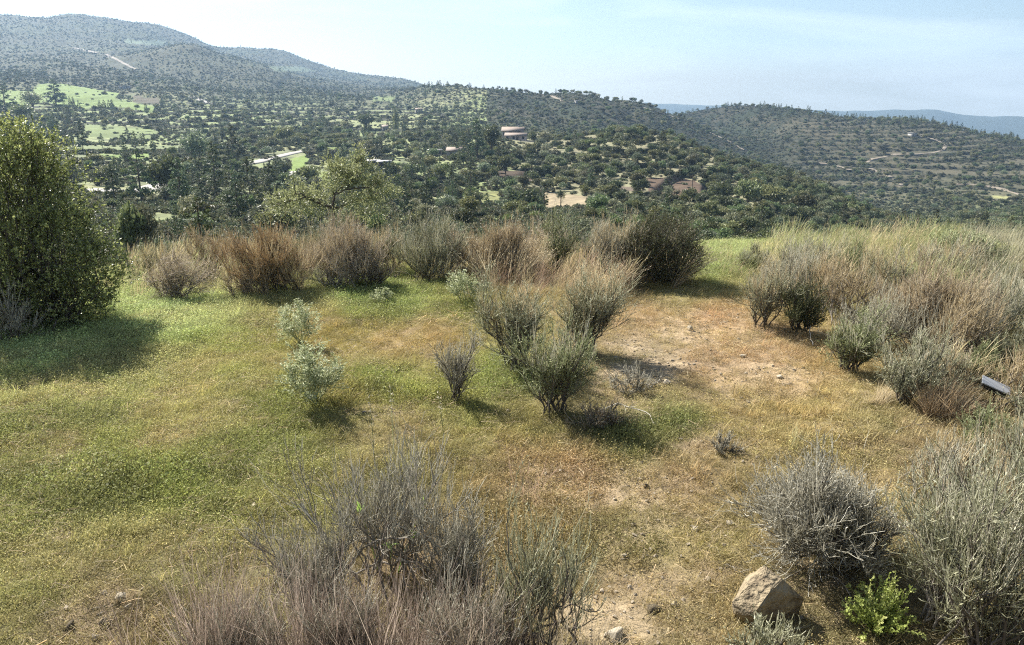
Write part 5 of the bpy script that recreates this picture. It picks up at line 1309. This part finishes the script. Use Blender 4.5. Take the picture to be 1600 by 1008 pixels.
for i, (bx, by, ty, a, b, n, pl, lb) in enumerate([
        (290, 1090, 770, 215, 385, 380, 'stem', 'sparse tall brown stems at the left end of the bottom thicket'),
        (400, 1080, 785, 320, 500, 1000, 'stem', 'rosy brown stems left of the middle of the bottom thicket'),
        (500, 1090, 800, 420, 590, 1100, 'stem', 'dense brown stems below the grey dry shrub'),
        (600, 1100, 815, 520, 700, 900, 'stem', 'greyish rosy stems below the lime shoots'),
        (700, 1095, 835, 620, 800, 620, 'stem', 'rosy stems between the lime shoots and the thin upright shrub'), (820, 1100, 870, 730, 930, 520, 'brown', 'short brown stems at the foot of the thin upright shrub')]):
    tussock('stem_thicket', lb, (bx, by), ty, a, b, pl, n, 110 + i, lean=.0, tilt=.16, w=.0042, root=.45, cat='dry stems', bend=.06, heads=0, lo=.35, K=8)
for i, (bx, by, ty, a, b, pl, lb) in enumerate([(390, 1075, 905, 300, 480, 'ash', 'low ashen twigs among the brown stems'), (540, 1075, 900, 450, 640, 'ash', 'low tangled twigs under the grey dry shrub'), (500, 985, 800, 400, 600, 'ash', 'loose grey twigs left of the lime shoots'), (720, 960, 770, 640, 800, 'ash', 'loose grey twigs right of the lime shoots')]):
    twig_shrub('twig_shrub', lb, (bx, by), ty, a, b, pl, m_twig_bark, 16, 8, 8, 4, seed=120 + i, form='cone', thick=.8, up=.8)

# lime shoots on the grey dry shrub: a plant of its own growing through it
P, mp_, d = spot(605, 880)
t = thing('lime_shoot_plant', 'lime green young shoots poking through the grey dry shrub', 'plant', tuple(P)); rr = np.random.default_rng(130)
sh = MB(); lf = MB()
for sx, sy, dy in ((562, 796, -.12), (662, 790, .05), (612, 856, -.3), (645, 838, -.2)):
    r_ = ray(sx, sy); dd = d + dy - .1; T_ = np.array([r_[0] * dd, r_[1] * dd, EYE + r_[2] * dd]) - P
    s0 = np.array([T_[0] * .4, T_[1] * .4, 0]); p = np.stack([s0, (s0 + T_) / 2 + [0, 0, .04], T_])[None]; tubes(sh, p, [.003], .6)
    n = 18 if sx == 562 else 9; C = T_ + rr.normal(0, .012, (n, 3)); leaves(lf, C, nrm(rr.normal(0, .6, (n, 3)) + [0, 0, .8]), rr.uniform(.025, .05, n), .011)
sh.build('stems', PAL['lime'], t); lf.build('leaves', PAL['lime'], t)

# pale glaucous plants standing in the turf
def fennel(base, top, x0, x1, label, seed, n=16):
    global g_rng
    g_rng = np.random.default_rng(seed); rr = np.random.default_rng(seed + 5000)
    P, mp_, d = spot(*base); H = EYE + d * ray((x0 + x1) / 2, top)[2] - P[2]; W = (x1 - x0) * mp_
    t = thing('fennel_plant', label, 'plant', tuple(P)); a = rr.uniform(0, 6.28, n); e = np.sqrt((np.arange(n) + .4) / n)
    D = np.stack([np.cos(a) * e * W * .47, np.sin(a) * e * W * .45, H * .95 * (1 - .55 * e * e)], -1)
    L_ = np.linalg.norm(D, axis=1); S = poly_grow(np.stack([rr.normal(0, .03, n), rr.normal(0, .03, n), np.zeros(n)], -1), D, L_, 6, .08, np.array([0, 0, 1.]), .15)
    sb = MB(); tubes(sb, S, np.full(n, .004), .5)
    p, T, i, tt = along(S, 8, .35, 1.); B = poly_grow(p, side(T, rr.uniform(.5, 1.1, len(T)), .2), rr.uniform(.18, .34, len(T)) * H, 4, .12, np.array([0, 0, 1.]), .3); tubes(sb, B, np.full(len(T), .0022), .6)
    sb.build('stems', PAL['fennel'], t)
    C, T2, i2, t2 = along(B, 17, .35, 1.08); C = C + rr.normal(0, .014, C.shape)
    lb = MB(); leaves(lb, C, nrm(side(T2, .9) * [1, 1, .35] + [0, 0, .15]), rr.uniform(.022, .045, len(C)), .011, np.clip(rr.normal(.55, .22, len(C)) + .15 * (t2 - .5), 0, 1)); lb.build('leaves', PAL['fennel'], t)
fennel((470, 542), 476, 434, 502, 'pale whitish green plant, the upper one of the pair in the turf', 140)
fennel((492, 632), 546, 438, 528, 'pale green bushy plant, the lower and larger one of the pair', 141, 26)
fennel((728, 474), 426, 700, 762, 'whitish green plant in front of the brush row', 142, 16)
fennel((597, 474), 454, 578, 614, 'tiny pale green plant near the small dark twiggy shrub', 143, 8)

# the bright green leafy plant in the corner
P, mp_, d = spot(1368, 985)
def leafy_plant():
    global g_rng
    g_rng = np.random.default_rng(150); rr = np.random.default_rng(151); n = 95
    t = thing('leafy_plant', 'bright yellow green leafy plant at the foot of the foreground shrub', 'plant', tuple(P)); a = rr.uniform(0, 6.28, n); e = np.sqrt(rr.random(n))
    L_ = (1 - .3 * e) * rr.uniform(.45, 1.08, n) * 92 * mp_; D = np.stack([np.cos(a) * e * 1.05, np.sin(a) * e * .9, 1.15 - .75 * e * e], -1)
    S = poly_grow(np.stack([rr.normal(0, .03, n), rr.normal(0, .03, n), np.zeros(n)], -1), D, L_, 7, .13, np.array([0, 0, 1.]), .25); sb = MB(); tubes(sb, S, np.full(n, .0028), .5); sb.build('stems', PAL['spurge'], t)
    C, T, i_, tt = along(S, 46, .25, 1.0); C = C + rr.normal(0, .005, C.shape); lb = MB()
    leaves(lb, C, side(T, rr.uniform(.5, 1.3, len(C)), .1), rr.uniform(.013, .026, len(C)), rr.uniform(.007, .012, len(C)), np.clip(rr.normal(.4, .2, n)[i_] + .3 * (tt - .5) + rr.normal(0, .12, len(C)), 0, 1), fold=.15); lb.build('leaves', PAL['spurge'], t)
leafy_plant()

# white flower spikes
m_petal = leafmat('white_petals', G((160, 146, 116), (190, 178, 146), (214, 204, 176)), .3, .6)
for i, (bx, by, tx, ty, lb) in enumerate([(586, 728, 583, 608, 'left and tallest of the pale flower spikes in the turf'), (616, 720, 615, 604, 'middle one of the pale flower spikes in the turf'), (694, 690, 687, 606, 'right one of the pale flower spikes, near the small bare shrub')]):
    P, mp_, d = spot(bx, by); rr = np.random.default_rng(160 + i); H = EYE + d * ray(tx, ty)[2] - P[2]
    t = thing('flower_spike', lb, 'flower', tuple(P)); dx = (tx - bx) * mp_
    p = np.array([[[0, 0, -.02], [dx * .3, 0, H * .35], [dx * .7, 0, H * .7], [dx, 0, H]]]); mb = MB(); tubes(mb, p, [.0035], .5, sides=5); mb.build('stem', PAL['green'], t)
    n = 34; u = rr.uniform(.42, 1, n) ** .8; u = np.round(u * 11) / 11; C = np.stack([dx * u + rr.normal(0, .012, n), rr.normal(0, .012, n), H * u + rr.normal(0, .006, n)], -1)
    fl = MB(); leaves(fl, C, nrm(rr.normal(0, 1, (n, 3))), .014, .010); fl.build('flowers', m_petal, t)

# ------------------------------------------------------------------ rocks and stones
m_boulder = plain('yellowish_boulder_stone', (.11, .082, .055), (.40, .33, .21), 9, .95, 1.0, 12, bscale=26)
m_stonep = plain('pale_field_stone', (.34, .29, .21), (.52, .46, .35), 14, .9, .5, 8)
def rock_from(name, label, P, pts, mat, sub=3, amp=.05, bev=.012):
    bm = bmesh.new()
    for p in pts: bm.verts.new(p)
    bmesh.ops.convex_hull(bm, input=bm.verts)
    bmesh.ops.delete(bm, geom=[v for v in bm.verts if not v.link_faces], context='VERTS')
    bmesh.ops.dissolve_limit(bm, angle_limit=.12, verts=bm.verts, edges=bm.edges)
    bmesh.ops.bevel(bm, geom=list(bm.edges), offset=bev, segments=2, affect='EDGES')
    bmesh.ops.triangulate(bm, faces=bm.faces)
    bmesh.ops.subdivide_edges(bm, edges=bm.edges, cuts=sub, use_grid_fill=True)
    s = max(max(abs(c) for c in p) for p in pts); bm.normal_update()
    A = np.array([v.co[:] for v in bm.verts]) / s; k_ = fbm(A[:, 0] * 3.4 + A[:, 2] * 2.6, A[:, 1] * 3.4 - A[:, 2] * 2.2, 6, 8)
    for v, q_ in zip(bm.verts, k_): v.co = v.co + v.normal * (s * amp * q_)
    me = bpy.data.meshes.new(name); bm.to_mesh(me); bm.free(); me.materials.append(mat)
    o = link(name, me, None, tuple(P)); return tag(o, label, 'rock')
P, mp_, d = spot(1203, 974); P = P - [0, 0, .035]
u = mp_ * .96
rock_from('boulder', 'large yellowish angular boulder with a shaded front in the right foreground', P, [
    (-56 * u, .00, 44 * u), (-52 * u, -.02, 30 * u), (-40 * u, .05, 60 * u), (-14 * u, .02, 84 * u), (-4 * u, .10, 88 * u), (16 * u, .04, 78 * u), (36 * u, .05, 58 * u), (52 * u, .04, 44 * u), (50 * u, .06, 14 * u),
    (-32 * u, -.11, 40 * u), (-24 * u, -.10, 58 * u), (-6 * u, -.05, 77 * u), (-30 * u, -.02, 6 * u), (20 * u, -.03, 62 * u), (30 * u, .06, -.03), (-24 * u, .05, -.03), (48 * u, .16, -.03), (-44 * u, .18, -.03), (-24 * u, .20, 52 * u), (26 * u, .18, 48 * u)], m_boulder, 4, .11, .004)
STONES = [(190, 936, 20, 'pale chalky stone, upper one of the pair at lower left'), (203, 950, 15, 'small pale stone just below the chalky one at lower left'), (112, 982, 24, 'dark shadowed stone at the lower left corner'), (165, 976, 20, 'brownish stone beside the dark one at lower left'),
          (147, 998, 18, 'half buried stone at the bottom left edge'), (962, 996, 42, 'flat pale slab of stone at the bottom edge'), (1053, 946, 16, 'upright pale stone in the straw left of the boulder'), (1022, 954, 26, 'flat brown stone left of the upright pale one'), (1087, 830, 16, 'dark edged stone in the turf above the boulder'),
          (975, 870, 13, 'small stone right of the thin upright shrub'), (1240, 940, 22, 'dark stone close against the right of the boulder'), (398, 790, 16, 'pale flat stone alone in the turf left of centre'), (316, 832, 13, 'small pale stone above the tall brown stems'), (1010, 762, 13, 'small dark stone on the stony strip in the middle'),
          (1160, 558, 12, 'small stone on the reddish turf'), (1218, 590, 14, 'flat stone on the rightmost bare patch'), (960, 560, 14, 'pale flat stone on the upper bare patch'), (1078, 516, 14, 'pale chip of stone highest on the bare turf'), (1042, 600, 15, 'whitish crumbly stone at the lower end of the upper bare patch'), (1140, 818, 14, 'thin flat stone left of the foreground shrub')]
for i, (px, py, w, lb) in enumerate(STONES):
    P, mp_, d = spot(px, py); rr = np.random.default_rng(800 + i)
    o = link('stone', stone_mesh('stone', rr, m_boulder if i in (2, 3, 7, 10, 13) else m_stonep, .45 if 'flat' in lb else .75, 1, .25), None, tuple(P + [0, 0, w * mp_ * .12])); s = w * mp_ * .55
    o.scale = (s, s, s); o.rotation_euler = (rr.normal(0, .15), rr.normal(0, .15), rr.uniform(0, 6)); tag(o, lb, 'stone')

# fallen pale twigs
def dead_stick(pts, label, r=.006, seed=1):
    rr = np.random.default_rng(seed); P0 = None; Q = []
    for px, py, h in pts: P, m_, d = spot(px, py); Q.append(P + [0, 0, h])
    Q = np.array(Q); base = Q[0].copy(); s = np.linspace(0, len(Q) - 1, 10); q = np.stack([np.interp(s, np.arange(len(Q)), Q[:, c]) for c in range(3)], -1) - base + rr.normal(0, .008, (10, 3))
    o = link('dead_branch', None, None, tuple(base)); mb = MB(); tubes(mb, q[None], [r], .35, sides=5)
    p, T, i, tt = along(q[None], 5, .3, .9); tubes(mb, poly_grow(p, side(T, .7), rr.uniform(.08, .2, len(T)), 4, .1, np.array([0, 0, 1.]), .2), np.full(len(T), r * .45), .4)
    bpy.data.objects.remove(o); o = mb.build('dead_branch', PAL['dead'], None, loc=tuple(base)); tag(o, label, 'branch')
dead_stick([(920, 655, .02), (965, 640, .06), (1010, 652, .05), (1030, 668, .01)], 'pale curved dead branch lying in the long shade', .007, 1)
dead_stick([(1290, 905, .02), (1310, 915, .05), (1335, 948, .02)], 'pale broken stick at the foot of the large foreground shrub', .005, 2)
dead_stick([(1395, 680, .02), (1425, 668, .05), (1448, 676, .02)], 'grey dead branch lying below the rusty orange tuft', .006, 3)
dead_stick([(1270, 545, .03), (1262, 528, .12), (1258, 512, .22)], 'pale dead twig sticking out of the right hand clump', .006, 4)
dead_stick([(1132, 884, .01), (1150, 892, .02), (1168, 902, .01)], 'straight grey stick lying left of the boulder', .004, 5)
dead_stick([(250, 470, .05), (285, 445, .16), (330, 420, .25)], 'pale leaning dead branch in the collapsed grey brush', .008, 6)

# ------------------------------------------------------------------ the tilted panel among the shrubs
r_ = ray(1556, 603); dd = spot(1545, 640)[2]; C = np.array([r_[0] * dd, r_[1] * dd, EYE + r_[2] * dd]); g0 = float(height(C[0:1], C[1:2])[0])
m_panel = plain('pale_grey_plastic', (.26, .275, .30), (.33, .345, .37), 3, .35, 0, spec=.5)
m_black = plain('black_plastic', (.015, .016, .018), (.03, .03, .032), 4, .5, 0)
t = thing('tilted_panel', 'small pale grey flat panel with dark underside, tilted among the shrubs', 'panel', (C[0], C[1], g0))
n_ = Vector((.2, -.35, .9)).normalized(); e1 = Vector((.72, -.25, -.62)); e1 = (e1 - n_ * e1.dot(n_)).normalized(); e2 = n_.cross(e1)
rot = Matrix.Translation((0, 0, C[2] - g0)) @ Matrix((e1, e2, n_)).transposed().to_4x4()
def pbox(name, mat, x, y, z0, z1, par=t):
    v, f = boxv(-x, x, -y, y, z0, z1); bm = bmesh.new()
    vs = [bm.verts.new(q_) for q_ in v]; [bm.faces.new([vs[k_] for k_ in q_]) for q_ in f]
    bmesh.ops.bevel(bm, geom=list(bm.edges), offset=.003, segments=2, affect='EDGES'); bm.transform(rot)
    me = bpy.data.meshes.new(name); bm.to_mesh(me); bm.free(); me.materials.append(mat); return link(name, me, par)
pbox('panel', m_panel, .125, .070, 0, .012); pbox('housing', m_black, .112, .060, -.045, -.0005)
mb = MB(); tubes(mb, np.array([[[0, 0, -.05], [0, 0, (C[2] - g0) * .5], [0, 0, C[2] - g0 - .02]]]), [.009], 1, sides=8); mb.build('stake', m_black, t)


# ------------------------------------------------------------------ air
SUN_EL, SUN_AZ = R(39), R(-43)                                             # azimuth from the view direction, negative = left
def haze():
    mb = MB(); v, f = boxv(-6500, 6500, -6500, 6500, -480, 345); mb.add(v, f)
    m, nt, N, L = newmat('haze_air'); out = N.new('ShaderNodeOutputMaterial'); pv = N.new('ShaderNodeVolumePrincipled')
    pv.inputs['Color'].default_value = (.38, .58, .85, 1); pv.inputs['Density'].default_value = 0.00013; pv.inputs['Anisotropy'].default_value = .25
    L.new(pv.outputs[0], out.inputs['Volume'])
    o = mb.build('haze', m); tag(o, 'thin blue haze over the valley and hills', 'haze', kind='stuff')
haze()

w = bpy.data.worlds.new('World'); scene.world = w; w.use_nodes = True
nt = w.node_tree; N, L = nt.nodes, nt.links; N.clear()
out = N.new('ShaderNodeOutputWorld'); bg = N.new('ShaderNodeBackground'); sky = N.new('ShaderNodeTexSky')
sky.sky_type = 'NISHITA'; sky.sun_disc = False; sky.sun_elevation = SUN_EL; sky.sun_rotation = SUN_AZ; sky.altitude = 400; sky.air_density = 1.0; sky.dust_density = .9; sky.ozone_density = 1.6
tc = N.new('ShaderNodeTexCoord'); sx = N.new('ShaderNodeSeparateXYZ'); mxz = N.new('ShaderNodeMath'); mxz.operation = 'MAXIMUM'; mxz.inputs[1].default_value = .012; cx = N.new('ShaderNodeCombineXYZ')
L.new(tc.outputs['Generated'], sx.inputs[0]); L.new(sx.outputs[0], cx.inputs[0]); L.new(sx.outputs[1], cx.inputs[1]); L.new(sx.outputs[2], mxz.inputs[0]); L.new(mxz.outputs[0], cx.inputs[2])
L.new(cx.outputs[0], sky.inputs[0])
# thin high cloud
mp3 = N.new('ShaderNodeMapping'); mp3.inputs['Scale'].default_value = (1.6, 1.6, 9.0); mp3.inputs['Rotation'].default_value = (0, R(14), 0)
no = N.new('ShaderNodeTexNoise'); no.inputs['Scale'].default_value = 1.6; no.inputs['Detail'].default_value = 7; no.inputs['Roughness'].default_value = .55; no.inputs['Distortion'].default_value = .4
cr = N.new('ShaderNodeValToRGB'); cr.color_ramp.elements[0].position = .46; cr.color_ramp.elements[1].position = .74; cr.color_ramp.elements[0].color = (0, 0, 0, 1); cr.color_ramp.elements[1].color = (.5, .5, .5, 1)
mx = N.new('ShaderNodeMix'); mx.data_type = 'RGBA'; mx.inputs[7].default_value = (11.0, 11.6, 12.0, 1)
L.new(tc.outputs['Generated'], mp3.inputs[0]); L.new(mp3.outputs[0], no.inputs['Vector']); L.new(no.outputs['Fac'], cr.inputs[0]); L.new(cr.outputs[0], mx.inputs[0]); L.new(sky.outputs[0], mx.inputs[6])
L.new(mx.outputs[2], bg.inputs['Color']); bg.inputs['Strength'].default_value = .048
L.new(bg.outputs[0], out.inputs[0])

sun = bpy.data.lights.new('sun', 'SUN'); sun.energy = 5.0; sun.angle = R(.53); sun.color = (1.0, .95, .87)
so = link('sun', sun); dirv = Vector((math.sin(SUN_AZ) * math.cos(SUN_EL), math.cos(SUN_AZ) * math.cos(SUN_EL), math.sin(SUN_EL)))
so.rotation_euler = (-dirv).to_track_quat('-Z', 'Y').to_euler(); so.location = (-20, 20, 60)

cam = bpy.data.cameras.new('camera'); co = link('camera', cam); co.location = (0, 0, EYE); co.rotation_euler = (R(90) - PITCH, 0, 0)
cam.sensor_fit = 'HORIZONTAL'; cam.sensor_width = 36; cam.lens = 36 * FPX / 1600; cam.clip_start = .05; cam.clip_end = 30000
scene.camera = co
scene.view_settings.view_transform = 'Standard'; scene.view_settings.look = 'None'; scene.view_settings.exposure = 1.5; scene.view_settings.gamma = 1
scene.cycles.max_bounces = 5; scene.cycles.diffuse_bounces = 2; scene.cycles.glossy_bounces = 2; scene.cycles.transmission_bounces = 3; scene.cycles.volume_bounces = 0
scene.cycles.use_denoising = False; scene.cycles.use_adaptive_sampling = False; scene.cycles.filter_width = 1.15; scene.cycles.sample_clamp_indirect = 6
scene.render.film_transparent = False
